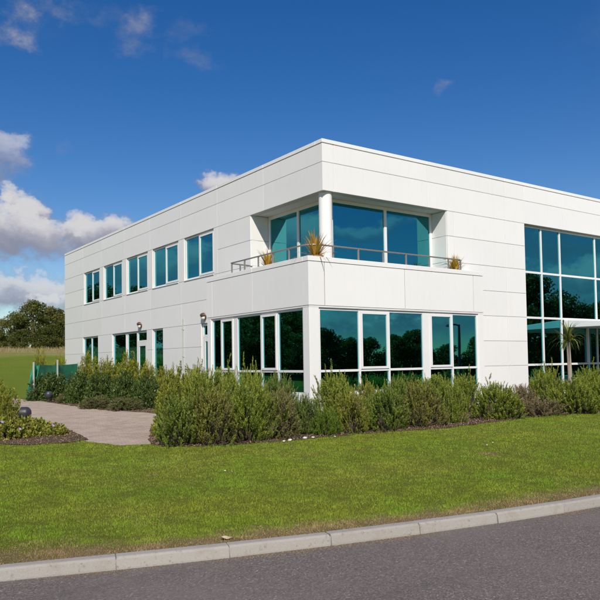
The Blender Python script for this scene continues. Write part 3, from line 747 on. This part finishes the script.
prng = random.Random(21)
def shrub(kind, name, px, Y, topy, hw, label, group, cat='shrub', zb=GZ, widen=1.0, tall=1.12):
    """pixel column on the plane at this Y; height and width follow from the picture at that distance"""
    P = on_y(px, topy, Y); h = P[2]-zb; R_ = hw*depth(P)/FPX*widen
    return kind.place(name, (P[0], Y, zb), R_, h*tall, prng.uniform(0, 6.28), label, cat, group)
FR = 'rosemary bushes along the front of the bed'; BK = 'taller rosemary bushes against the building'
rows = [
 (ROS, 182, 11.75, 396, 27, 'rosemary bush at the left end of the front row, beside the path', FR),
 (ROS, 212, 11.45, 389, 29, 'second rosemary bush from the path in the front row', FR),
 (ROS, 247, 11.45, 386, 27, 'third rosemary bush from the path, in front of the left bay windows', FR),
 (ROS, 279, 11.45, 390, 22, 'olive rosemary bush just left of the bay corner post, front row', FR),
 (ROS, 303, 11.7, 395, 17, 'thin grey-green rosemary bush in front of the white bay corner post', FR),
 (ROSG, 325, 11.15, 407, 13, 'small dense bright green bush at the lawn edge right of the corner post', FR),
 (ROS, 350, 11.5, 392, 21, 'rosemary bush directly right of the small bright green bush', FR),
 (ROS, 384, 11.35, 388, 23, 'rosemary bush at the lawn edge below the left opening window of the front bay', FR),
 (ROS, 418, 11.35, 383, 22, 'rosemary bush at the lawn edge below the middle of the front bay', FR),
 (ROS, 446, 11.5, 381, 17, 'rosemary bush at the lawn edge below the right opening window of the front bay', FR),
 (ROSY, 497, 11.45, 383, 23, 'rosemary bush with tall tips in front of the white wall right of the bay', FR),
 (DRY, 538, 11.3, 398, 21, 'low dry grey-brown bush left of the palm at the lawn edge', FR),
 (ROSY, 574, 11.1, 379, 24, 'rosemary bush in front of the small palm trunk', FR),
 (ROSY, 604, 11.0, 374, 24, 'rosemary bush cut by the right edge of the picture', FR),
 (ROS, 640, 11.0, 372, 26, 'rosemary bush beyond the right edge', FR),
 (ROSY, 200, 13.6, 368, 22, 'yellow-green tall bush behind the front row, by the left end of the bay', BK),
 (ROSY, 228, 13.4, 370, 19, 'yellow-green bush under the left opening light of the bay side', BK),
 (ROSY, 252, 13.2, 370, 18, 'bush under the middle pane of the bay side', BK),
 (ROS, 278, 13.1, 374, 18, 'bush under the right opening light of the bay side', BK),
 (ROSY, 336, 12.9, 373, 21, 'tall bush right of the bay corner post against the front glass', BK),
 (ROS, 366, 13.1, 381, 14, 'lower bush in the second row under the left opening window of the front bay', BK),
 (ROS, 398, 13.0, 377, 17, 'bush under the middle pane of the front bay', BK),
 (ROSY, 432, 13.0, 375, 20, 'yellow-green bush under the white mullion post of the front bay', BK),
 (ROSY, 463, 13.0, 375, 17, 'bush under the rightmost pane of the front bay', BK),
 (ROSY, 545, 13.1, 369, 16, 'yellow-green bush under the tall glass wall, left of the palm', BK),
 (ROSY, 590, 12.9, 367, 17, 'yellow-green bush under the tall glass wall, right of the palm', BK),
 (DRY, 521, 12.9, 384, 12, 'thin pinkish-brown twiggy bush at the left edge of the tall glass wall', BK),
]
for (k, px, Y, ty, hw, lab, grp) in rows: shrub(k, 'rosemary_bush', px, Y-((.27 if px < 340 else .45) if grp == FR else 0), ty, hw, lab, grp, widen=1.32)
shrub(BUSHY, 'leafy_bush', 172, 13.0, 380, 22, 'light green small-leaved bush at the path corner', 'leafy bushes', tall=1.0)
shrub(BUSHY, 'leafy_bush', 178, 15.8, 366, 22, 'yellow-leaved bush at the path, left of the bay', 'leafy bushes', tall=1.0)
shrub(BUSHY, 'leafy_bush', 196, 15.6, 362, 15, 'tall pale bush below the door beside the bay', 'leafy bushes', tall=1.0)
LW = 'bushes along the long white wall'
for px, Y, ty, hw, lab in ((88, 31.5, 347, 9, 'yellow-green bush below the farthest ground floor window'), (107, 29.0, 350, 13, 'yellow-green bush left of the far door'),
                           (128, 26.6, 347, 14, 'yellow-green bush in front of the far door'), (147, 24.6, 355, 12, 'yellow-green bush below the narrow dark window'),
                           (164, 22.6, 362, 11, 'yellow-green bush right of the narrow dark window'), (60, 35.5, 347, 6, 'thin young bush at the far end of the white wall'), (40, 36.5, 343, 6, 'thin young bush behind the green netting')):
    shrub(YELLOW, 'wall_bush', px, Y, ty, hw, lab, LW, widen=1.4, tall=.86)
for px, Y, ty, hw, lab in ((50, 29.9, 376, 17, 'dark round laurel in front of the green netting'), (80, 26.6, 374, 14, 'dark laurel right of the green netting'),
                           (102, 25.0, 375, 15, 'dark laurel below the yellow bushes, third from the netting'), (125, 23.2, 376, 15, 'dark laurel below the yellow bushes, fourth from the netting'),
                           (147, 21.6, 378, 13, 'dark laurel at the narrow end of the path')):
    shrub(LAUREL, 'laurel_bush', px, Y, ty, hw, lab, 'dark laurels beside the path', widen=1.15)
for px, Y, ty, hw, lab in ((70, 27.3, 390, 13, 'low spreading conifer at the bend of the path'), (98, 22.9, 393, 14, 'low brown-tinged spreading conifer at the path edge'), (124, 21.2, 394, 13, 'low spreading conifer at the path edge near the bay')):
    shrub(JUNIPER, 'spreading_conifer', px, Y, ty, hw, lab, 'low conifers at the path edge', widen=1.5, tall=.9)
shrub(BUSHY, 'leafy_bush', -2, 19.2, 386, 22, 'rounded olive bush cut by the left edge of the picture', 'leafy bushes')
shrub(BUSHY, 'leafy_bush', 3, 17.2, 396, 10, 'small olive bush beside the near spotlight', 'leafy bushes')
for px, Y, ty, hw, lab in ((6, 14.9, 420, 24, 'low ground-cover plant at the left picture edge by the lawn'), (30, 15.0, 419, 20, 'low ground-cover plant below the near spotlight'), (50, 14.9, 424, 16, 'low ground-cover plant with a violet flower beside the path')):
    o = shrub(GERAN, 'ground_cover_plant', px, Y, ty, hw, lab, 'ground-cover plants by the path')

# spiky plants in pots on the balcony
def spiky_mesh(seed, n=46, L=.6, w=.042, cols=((.52, .31, .04), (.60, .42, .07), (.38, .29, .06), (.46, .22, .06)), lean=.55, seg=4, droop=.25):
    r = np.random.default_rng(seed); V = []; F = []; C = []
    for i in range(n):
        th = r.uniform(0, 2*np.pi); out = np.array([math.cos(th), math.sin(th), 0]); side = np.array([-out[1], out[0], 0])
        le = abs(r.normal(0, lean)); l = L*r.uniform(.55, 1.1); c = np.array(cols[r.integers(len(cols))])*(1+r.normal(0, .12)); b = len(V)
        for k in range(seg+1):
            t = k/seg; a = le + droop*t*t*(1+le)
            p = out*(.02+l*t*math.sin(min(a, 2.2))) + np.array([0, 0, l*t*math.cos(min(a, 2.2))]); ww = w*(1-t**1.6)*.5+.001
            V += [p-side*ww, p+side*ww+out*ww*.3]; C += [c, c*1.1]
        for k in range(seg): F.append((b+2*k, b+2*k+1, b+2*k+3, b+2*k+2))
    return mesh_np('leaves', np.array(V), np.array(F), np.clip(np.array(C), .01, .9))
def potted(px, Y, zbase, L, lab, seed, face='F', ref=255, n=46, lean=.5):
    P = on_y(px, ref, Y) if face == 'F' else on_x(px, ref, Y)
    root = tag(add('potted_plant', None, loc=(P[0], P[1], 3.35)), lab, 'potted plant', 'spiky plants on the balcony')
    h = zbase-3.35
    add('pot', Geo().lathe([(.13, 0), (.20, h*.75), (.215, h*.75), (.22, h), (.18, h), (.17, h-.05)], (0, 0, 0), 22).mesh('pot', smooth=True), 'terracotta', root)
    add('leaves', spiky_mesh(seed, n, L, lean=lean, droop=.12), 'leaf', root, (0, 0, h-.06))
potted(315, XB+.42, 4.40, .74, 'tall orange-yellow spiky plant at the balcony corner before the round column', 1, 'L', 250, 130, .62)
potted(268, XB+.45, 4.34, .66, 'yellow spiky plant behind the side railing of the balcony', 2, 'L', 257, 90, .4)
potted(455, YB+.40, 4.34, .62, 'rust-coloured spiky plant at the right end of the balcony', 3, 'F', 262, 110, .4)

# young palm by the glass wall
P = on_y(569, 345, 13.3); pz = on_y(567, 340, 13.3)[2]
palm = tag(add('cordyline_palm', None, loc=(P[0], 13.3, GZ)), 'single-stemmed young palm with spiky head before the tall glass wall', 'palm')
g = Geo(); hh = pz-GZ; g.tube([(0, 0, 0), (.01, 0, hh*.4), (-.02, 0, hh*.75), (-.05, 0, hh)], [.085, .07, .062, .055], 12); add('trunk', g.mesh('trunk', smooth=True), 'palm_bark', palm)
add('crown', spiky_mesh(77, 110, .74, .05, ((.10, .15, .03), (.16, .20, .05), (.07, .10, .025), (.24, .24, .09)), lean=.95, droop=.35), 'leaf', palm, (-.05, 0, hh-.05))

# violet flowers and scraps at the lawn edge
def small_flower(px, py, Y):
    P = on_y(px, py, Y); o = Geo()
    for k in range(5):
        q = k*2*math.pi/5; c, s = math.cos(q), math.sin(q); b = len(o.v)
        o.v += [(0, 0, 0), (c*.02-s*.013, s*.02+c*.013, .006), (c*.036, s*.036, .003), (c*.02+s*.013, s*.02-c*.013, .006)]; o.f.append((b, b+1, b+2, b+3))
    me = o.mesh('flower'); 
    return P, me
t, p_, o_ = material('violet'); setp(t, p_, col=(.40, .30, .58), rough=.6)
for px, py, lab in ((53, 425.5, 'violet flower at the path edge right of the near spotlight'), (20, 429, 'violet flower low in the ground cover below the near spotlight'), (2, 422, 'violet flower at the left picture edge')):
    P, me = small_flower(px, py, 14.45)
    root = tag(add('violet_flower', None, loc=(P[0], P[1], GZ)), lab, 'flower', 'violet flowers')
    add('petals', me, 'violet', root, (0, 0, P[2]-GZ), (.9, 0, .4))
    add('stem', Geo().tube([(0, 0, 0), (0, 0, P[2]-GZ)], .004, 5).mesh('stem'), 'bark', root)
def pebble(seed, r0):
    r = np.random.default_rng(seed); bm = bmesh.new(); bmesh.ops.create_icosphere(bm, subdivisions=2, radius=1)
    for v in bm.verts: v.co = Vector((v.co.x*1.3, v.co.y*.9, v.co.z*.6))*float(r0*(1+r.normal(0, .13)))
    me = bpy.data.meshes.new('stone'); bm.to_mesh(me); bm.free(); return me
pebs = [pebble(i, .032) for i in range(3)]
for i, (px, py, sc, lab) in enumerate(((290, 441, 1.1, 'white stone at the lawn edge, leftmost of three near the corner post'), (305, 439, 1.5, 'largest white stone at the lawn edge below the corner post'), (313, 438.2, .8, 'small white stone right of the largest, at the lawn edge'), (284, 442, .7, 'tiny white stone left of the others at the lawn edge'), (335, 437.5, .6, 'white stone right of the small bright green bush'))):
    P = on_z(px, py, GZ); o = tag(add('white_stone', pebs[i % 3], 'stone_white', None, (P[0], P[1], GZ+.018), (0, 0, i)), lab, 'stone', 'white stones at the bed edge'); o.scale = (sc, sc, sc)
# dry leaf on the turf behind the kerb
P = on_z(226, 538.5, .11); g = Geo(); nx_, ny_ = 6, 3
for i in range(nx_+1):
    for j in range(ny_+1):
        a = i/nx_*2-1; b = (j/ny_*2-1)*(1-a*a*.92)**.5; g.v.append((a*.055, b*.026, .012+.016*a*a+.010*b*b+.006*math.sin(3*a+2*b)))
for i in range(nx_):
    for j in range(ny_): q = i*(ny_+1)+j; g.f.append((q, q+ny_+1, q+ny_+2, q+1))
tag(add('fallen_leaf', g.mesh('fallen_leaf'), 'dry_leaf', None, (P[0], P[1], .098), (.10, .12, -.35)), 'pale dry leaf lying behind the kerb in the worn grass', 'leaf')

# ------------------------------------------------------------------ garden spotlights and netting
def spotlight(px, py, rot, sc, lab):
    P = on_z(px, py, GZ); root = tag(add('garden_spotlight', None, loc=(P[0], P[1], GZ), rot=(0, 0, rot)), lab, 'spotlight', 'garden spotlights'); root.scale = (sc, sc, sc)
    add('stake', Geo().tube([(0, 0, 0), (0, 0, .22)], .018, 8).mesh('stake'), 'dark_plastic', root)
    g = Geo()                                       # bell shaped head lying on its side
    prof = [(.17, -.16), (.178, -.155), (.178, -.01), (.165, .04), (.125, .08), (.065, .105), (.01, .11)]
    g.lathe(prof, (0, 0, 0), 24); hd = add('head', g.mesh('head', smooth=True), 'dark_plastic', root, (0, 0, .36), (0, math.pi/2, 0))
    add('lens', Geo().lathe([(.155, -.166), (.155, -.158)], (0, 0, 0), 24).mesh('lens'), 'car_glass', hd)
    add('bracket', Geo().box(-.03, .03, -.18, -.172, .16, .38).box(-.03, .03, .172, .18, .16, .38).box(-.03, .03, -.172, .172, .16, .168).mesh('bracket'), 'dark_plastic', root)
spotlight(27, 426, rad(-35), .86, 'dark bell-shaped spotlight among the ground cover near the lawn')
spotlight(49, 402.5, rad(-100), .85, 'dark spotlight in front of the round laurel, farther along the path')

def net_panel(A, B, zt0, zt1, zb=GZ+.02, lean=(0, 0)):
    V = []; n, m = 14, 8; r = np.random.default_rng(4)
    for i in range(n+1):
        for j in range(m+1):
            s, t_ = i/n, j/m; x_ = A[0]+(B[0]-A[0])*s; y_ = A[1]+(B[1]-A[1])*s
            w_ = .05*math.sin(s*9)*math.sin(t_*3)+.02*r.normal()
            V.append((x_+w_*.5+lean[0]*t_, y_+w_+lean[1]*t_, zb+(zt0+(zt1-zt0)*s-zb)*t_ - .05*math.sin(math.pi*s)*t_))
    F = [(i*(m+1)+j, (i+1)*(m+1)+j, (i+1)*(m+1)+j+1, i*(m+1)+j+1) for i in range(n) for j in range(m)]
    return mesh_np('net', V, F, smooth=True)
NA = on_z(33, 401, GZ); NB = on_y(78, 398, 33.2); NL = on_z(25.5, 400.5, GZ)
net = tag(add('netting_screen', None, loc=(NA[0], NA[1], GZ)), 'dark green netting screen stretched between posts at the end of the path', 'screen')
off = np.array([NA[0], NA[1], GZ])
zt = on_y(33, 364.5, NA[1])[2]
def rel(me):
    me.transform(Matrix.Translation(-Vector(off))); return me
add('net', rel(net_panel(NA, NB, zt, zt+.02)), 'netting', net)
add('net', rel(net_panel((NL[0], NL[1]), NA, zt-.06, zt, lean=(.28, 0))), 'netting', net)
for k, f_ in enumerate((0.003, .5, 1.0)):
    q = np.array(NA)*(1-f_)+np.array(NB)*f_; hgt = (1.62, 1.72, 1.6)[k]
    add('post', Geo().box(q[0]-.03, q[0]+.03, q[1]-.09, q[1]-.035, GZ, GZ+hgt).mesh('post', tuple(off)), 'post_grey', net)

# ------------------------------------------------------------------ trees
def tree_meshes(seed, H=8.0, R=3.4, trunk_h=1.6, n_leaf=11000, leaf=.26, cols=((.075, .098, .022), (.115, .13, .028), (.145, .15, .04)), clumps=44):
    r = np.random.default_rng(seed)
    cs = []
    for i in range(clumps):
        th = r.uniform(0, 2*np.pi); q = r.uniform(0, 1)**.5; zz = r.uniform(0, 1)
        prof = math.sin(math.pi*min(1, .18+.80*zz))**.6
        cs.append((np.array([math.cos(th)*R*q*prof*.85, math.sin(th)*R*q*prof*.85, trunk_h*.75+(H-trunk_h)*zz*.92]), R*r.uniform(.20, .38)))
    per = n_leaf//clumps; V = []; C = []
    for c, cr in cs:
        d = unit(r.normal(0, 1, (per, 3))); rad_ = cr*r.uniform(.15, 1.08, per)**.5
        p = c + d*rad_[:, None]*np.array([1, 1, .8]); l = leaf*r.uniform(.5, 1.2, per)
        a = unit(r.normal(0, 1, (per, 3))); b = unit(np.cross(a, r.normal(0, 1, (per, 3))))
        V.append(np.stack([p-a*l[:, None]*.5, p+b*l[:, None]*.32, p+a*l[:, None]*.5, p-b*l[:, None]*.32], 1).reshape(-1, 3))
        cc_ = np.array(cols)[r.integers(len(cols))]*(1+r.normal(0, .12))
        C.append(np.repeat(np.clip(cc_*(1+r.normal(0, .2, (per, 1))), .003, .5), 4, 0))
    V = np.concatenate(V); C = np.concatenate(C)
    g = Geo(); g.tube([(0, 0, -.2), (.05, .02, trunk_h), (.1, -.05, H*.55), (0, .1, H*.85)], [H*.032, H*.025, H*.014, H*.004], 10)
    for i in range(0, clumps, 2):
        c = cs[i][0]; z0 = min(trunk_h*r.uniform(.8, 1.6), c[2]*.8)
        g.tube([(.05, 0, z0), c*np.array([.5, .5, 0])+np.array([0, 0, (z0+c[2])/2+.2]), c], [H*.011, H*.007, H*.002], 6, False)
    return mesh_np('crown', V, np.arange(len(V)).reshape(-1, 4), C), g.mesh('trunk', smooth=True)
TM = [tree_meshes(1), tree_meshes(2, 8.4, 3.8, 1.4), tree_meshes(3, 7.6, 3.0, 1.8, cols=((.10, .115, .025), (.15, .15, .04), (.17, .16, .05))), tree_meshes(4, 6.0, 2.8, .6, 9000, cols=((.08, .105, .022), (.115, .13, .03)))]
def tree(k, x, y, sc, lab, grp, sz=1.0, z=None, name='broadleaf_tree'):
    cr, tr = TM[k]
    zz = float(ground_z(x, y)) if z is None else z
    root = tag(add(name, None, loc=(x, y, zz-.05), rot=(0, 0, prng.uniform(0, 6.28))), lab, 'tree', grp); root.scale = (sc, sc, sc*sz)
    add('trunk', tr, 'bark', root); add('crown', cr, 'leaf', root)
TG = 'trees on the hill behind the building'
HILL_LAB = ['hilltop tree beyond the left picture edge, %s from the frame' % q for q in ('first', 'second', 'third', 'fourth', 'fifth', 'sixth', 'seventh')]
ROAD_LAB = ['largest roadside tree mirrored in the left panes of the tall glass wall'] + ['roadside tree mirrored in the tall glass wall, %s right of the largest' % q for q in ('first', 'second', 'third', 'fourth', 'fifth')]
def tree_px(k, px, dist, top_y, lab, wide=1.0):
    d = ray(px, 340); d = d/math.hypot(d[0], d[1]); x_, y_ = d[0]*dist, d[1]*dist
    zt_ = EYE[2]+ray(px, top_y)[2]/math.hypot(*ray(px, top_y)[:2])*dist; zg = float(ground_z(x_, y_))
    H = (8.0, 8.4, 7.6, 6.0)[k]; tree(k, x_, y_, (zt_-zg)/H*wide, lab, TG, 1/wide)
tree_px(1, 33, 76, 298, 'large rounded dark green tree in the middle of the hilltop group', 1.05)
tree_px(0, 14, 78, 309, 'dark tree left of the large rounded one on the hilltop', 1.0)
tree_px(2, 54, 80, 300, 'lighter olive tree with thin top beside the white wall end', .95)
tree_px(3, -2, 75, 328, 'low tree at the left edge of the picture on the hilltop', 1.2)
tree_px(3, 64, 77, 318, 'low tree behind the end of the white wall on the hilltop', 1.2)
tree_px(3, 44, 74, 326, 'low dark shrubby tree below the large rounded tree', 1.3)
tree_px(3, 22, 74, 328, 'low dark shrubby tree at the foot of the hilltop group, left of the middle', 1.3)
for i, (x_, y_, k, s_) in enumerate(((4, 76, 1, .95), (-3, 74, 0, 1.0), (-9, 77, 1, .95), (-15, 73, 2, 1.0), (-21, 76, 1, .95), (-28, 73, 0, 1.0), (-35, 75, 1, .9))):
    tree(k, x_, y_, s_, HILL_LAB[i], 'hilltop trees mirrored in the long side')
for i in range(14):
    tree(3, 9-i*3.5+prng.uniform(-.6, .6), 73+prng.uniform(-1, 1), prng.uniform(.75, .95), 'low undergrowth tree in the hilltop row beyond the left picture edge', 'undergrowth of the hilltop row')
for i in range(15):
    y_ = 36+i*2.3+prng.uniform(-.4, .4); x_ = -10.5+prng.uniform(-1.2, 1.2)
    if i in (8, 9, 12): tree(0, x_-2, y_+1, .78, 'taller tree in the belt mirrored in the bay side windows', 'trees mirrored in the bay side')
    tree(3, x_, y_, prng.uniform(.55, .72), 'low tree in the belt mirrored in the bay side windows', 'belt mirrored in the bay side')
for i, (x_, y_, k, s_) in enumerate(((54, -10, 1, 1.16), (60, -11, 0, 1.1), (68, -11, 1, .92), (77, -11, 0, .85), (88, -12, 1, .85), (102, -11, 1, .9))):
    tree(k, x_, y_, s_, ROAD_LAB[i], 'trees across the road', z=.08)
belt = random.Random(9)
for i in range(44):
    x_ = 4+i*2.35+belt.uniform(-.5, .5); y_ = -8.6-(x_-4)*.055+belt.uniform(-1.2, .3)
    tree(3, x_, y_, belt.uniform(.50, .72), 'low bushy tree in the belt across the road, mirrored in the front bay windows', 'belt of low trees across the road', 1.0, z=.08)
# lamp post across the road, mirrored in the rightmost pane of the bay
lp = tag(add('street_lamp', None, loc=(40.2, -7.2, .08)), 'dark street lamp across the road, mirrored in the rightmost front bay pane', 'street lamp')
add('pole', Geo().tube([(0, 0, 0), (0, 0, 1.0), (0, 0, 4.2)], [.13, .11, .09], 12).mesh('pole', smooth=True), 'dark_plastic', lp)
add('arm', Geo().tube([(0, 0, 4.1), (-.25, -.1, 4.2), (-.6, -.2, 4.2)], .06, 8).mesh('arm', smooth=True), 'dark_plastic', lp)
add('lamp_head', Geo().lathe([(.16, 0), (.30, .03), (.28, .14), (.10, .22)], (-.8, -.27, 4.08), 16).mesh('lamp_head', smooth=True), 'dark_plastic', lp)

# ------------------------------------------------------------------ grass
def grass(name, n, sampler, length, width, label, colfn, mat='blade'):
    X, Y = sampler(n); n = len(X); Z = ground_z(X, Y) - .004
    th = rng.uniform(0, 2*np.pi, n); l = length(X, Y)*rng.uniform(.55, 1.3, n); lean = np.abs(rng.normal(.25, .6, n)).clip(0, 1.35)
    out = np.stack([np.cos(th), np.sin(th), np.zeros(n)], 1); ph = rng.uniform(0, 2*np.pi, n); side = np.stack([np.cos(ph), np.sin(ph), np.zeros(n)], 1)*(width(X, Y)*.5)[:, None]
    b = np.stack([X, Y, Z], 1); tipv = b + out*(l*np.sin(lean))[:, None] + np.array([0, 0, 1.])*(l*np.cos(lean))[:, None]
    V = np.stack([b-side, b+side, tipv], 1).reshape(-1, 3); C = np.repeat(np.clip(colfn(X, Y, n), .004, .8), 3, 0)
    return stuff(add(name, mesh_np(name, V, np.arange(3*n).reshape(-1, 3), C), mat), label, 'grass')
def smooth_noise(X, Y, seed, s):
    r = np.random.default_rng(seed); o = np.zeros(len(X))
    for k in range(7):
        a = r.uniform(0, 2*np.pi); fr_ = s*r.uniform(.5, 1.9); o += np.sin((X*math.cos(a)+Y*math.sin(a))*fr_+r.uniform(0, 6.28) + 1.3*np.sin((X*math.sin(a)-Y*math.cos(a))*fr_*.7))
    return o/7**.5
def kdist(X, Y): return (Y-kerb_y(X)-KW)
def lawn_sampler(n):
    # polar sampling about the viewpoint keeps the density even as seen, close to it denser than far
    u = rng.uniform(0, 1, n); d0, d1 = 4.6, 24.0; d = d0*(d1/d0)**u
    a = rng.uniform(rad(35.5-32), rad(35.5+34), n); X = d*np.sin(a); Y = d*np.cos(a)
    ok = (kdist(X, Y) > -.012+.02*rng.uniform(0, 1, n)) & ~inside(BED_MAIN, X, Y) & ~inside(PATH, X, Y) & ~inside(BED_FORE, X, Y) & ~inside(BED_LEFT, X, Y)
    e = np.clip(kdist(X, Y)/.5+.5+.25*smooth_noise(X, Y, 5, 5.0), .3, 1); ok &= rng.uniform(0, 1, n) < e
    return X[ok], Y[ok]
def lawn_cols(X, Y, n):
    base = np.array((.255, .365, .028))[None, :]*np.ones((n, 1)); lush = np.array((.200, .360, .028)); olive = np.array((.33, .34, .04)); straw = np.array((.40, .29, .15))
    a = np.clip(.5+.55*smooth_noise(X, Y, 1, 1.3), 0, 1)[:, None]; b = np.clip(.4+.7*smooth_noise(X, Y, 2, 2.6), 0, 1)[:, None]
    c = base*(1-a*.5)+lush*a*.5; c = c*(1-b*.5)+olive*b*.5
    dry = np.clip(1.25-kdist(X, Y)/(.46+.26*smooth_noise(X, Y, 3, 2.2)+.10*smooth_noise(X, Y, 4, 9.0)), 0, 1)*.9 + .03 + .10*np.clip(smooth_noise(X, Y, 6, 1.7), 0, 1)
    pick = (rng.uniform(0, 1, n) < dry)[:, None]
    c = np.where(pick, straw*(1+rng.normal(0, .2, (n, 1))), c)
    m_ = 1+.11*smooth_noise(X, Y, 11, 24)+.10*smooth_noise(X, Y, 12, 55)+.10*smooth_noise(X, Y, 13, 5)
    return c*np.clip(m_, .5, 1.6)[:, None]*(1+rng.normal(0, .15, (n, 1)))
grass('lawn_grass', 1050000, lawn_sampler, lambda X, Y: .021+.007*np.clip(smooth_noise(X, Y, 8, 9), -1.2, 1.2)+.004*np.hypot(X, Y)/10, lambda X, Y: 0.0019+.00034*np.hypot(X, Y), 'mown green lawn with a worn straw-coloured strip along the kerb', lawn_cols)
def far_sampler(n):
    X = rng.uniform(-25, 40, n); Y = 64+rng.uniform(0, 9, n)**1; ok = ~((X > 11) & (Y < 38)); return X[ok], Y[ok]
grass('dry_meadow_grass', 26000, far_sampler, lambda X, Y: .45+0*X, lambda X, Y: .05+0*X, 'tall straw-coloured meadow grass below the hilltop trees', lambda X, Y, n: np.array((.34, .275, .13))*(1+rng.normal(0, .2, (n, 1))))
# daisies: a few white dots in the lawn
g = Geo()
for k in range(8):
    q = k*math.pi/4; c, s = math.cos(q), math.sin(q); b = len(g.v); g.v += [(0, 0, 0), (c*.008-s*.003, s*.008+c*.003, .002), (c*.014, s*.014, .001), (c*.008+s*.003, s*.008-c*.003, .002)]; g.f.append((b, b+1, b+2, b+3))
dm = g.mesh('daisy')
for i, (px, py) in enumerate(((225, 472), (232, 473), (236, 471.5), (94, 504), (485, 443), (493, 444), (487, 446), (533, 439), (221, 466), (375, 468), (132, 455))):
    P = on_z(px, py, .2); z_ = float(ground_z(P[0], P[1]))
    tag(add('daisy', dm, 'stone_white', None, (P[0], P[1], z_+.028), (.5, 0, i)), 'tiny white daisy in the mown lawn', 'flower', 'daisies in the lawn')

# loose bark and clods on the beds, grit along the kerb foot
def scatter(name, X, Y, Z, size, cols, mat, label, cat):
    n = len(X); a = unit(rng.normal(0, 1, (n, 3))*np.array([1, 1, .45])); b = unit(np.cross(a, rng.normal(0, 1, (n, 3)))); c = np.cross(a, b)
    l = size*rng.uniform(.5, 1.5, n)[:, None]; p = np.stack([X, Y, Z], 1)+np.array([0, 0, 1.])*l*.25
    V = np.stack([p-a*l, p+a*l*.6+b*l*.6, p+a*l*.5-b*l*.6, p+c*l*.55], 1).reshape(-1, 3)
    F = (np.arange(n)[:, None, None]*4+np.array([[0, 1, 3], [1, 2, 3], [2, 0, 3], [0, 2, 1]])[None]).reshape(-1, 3)
    C = np.repeat(np.clip(np.array(cols)[rng.integers(0, len(cols), n)]*(1+rng.normal(0, .2, (n, 1))), .01, .8), 4, 0)
    return stuff(add(name, mesh_np(name, V, F, C), mat), label, cat)
t, p_, o_ = material('crumb'); setp(t, p_, col=t.node('ShaderNodeAttribute', attribute_name='tint').outputs['Color'], rough=.95, spec=.1)
X = rng.uniform(1, 22, 150000); Y = rng.uniform(8.8, 31, 150000)
ok = (inside(BED_MAIN, X, Y) & (Y < 13.9)) | (inside(BED_LEFT, X, Y) & (X < 10.5)) | inside(BED_FORE, X, Y)
scatter('bark_mulch', X[ok], Y[ok], np.full(ok.sum(), GZ+.008), .022, ((.12, .08, .05), (.19, .13, .085), (.08, .055, .038), (.28, .20, .14)), 'crumb', 'loose brown bark and clods covering the planting beds', 'mulch')
X = rng.uniform(-1, 12, 14000); X = X[smooth_noise(X, X*0, 31, 2.5) > rng.normal(.2, .4, len(X))]; Y = kerb_y(X)-np.abs(rng.normal(0, .07, len(X)))-.004
scatter('gutter_grit', X, Y, np.full(len(X), .001), .0042, ((.34, .24, .13), (.42, .31, .18), (.24, .17, .10)), 'crumb', 'thin line of sandy grit along the foot of the kerb', 'grit')
X = rng.uniform(-1, 12, 14000); kd = np.abs(rng.normal(0, .16, 14000)); Y = kerb_y(X)+KW+kd-.01
scatter('dry_litter', X, Y, ground_z(X, Y)+.002, .0045, ((.30, .22, .12), (.38, .29, .17), (.18, .12, .07)), 'crumb', 'dead straw and crumbs in the worn strip behind the kerb', 'litter')
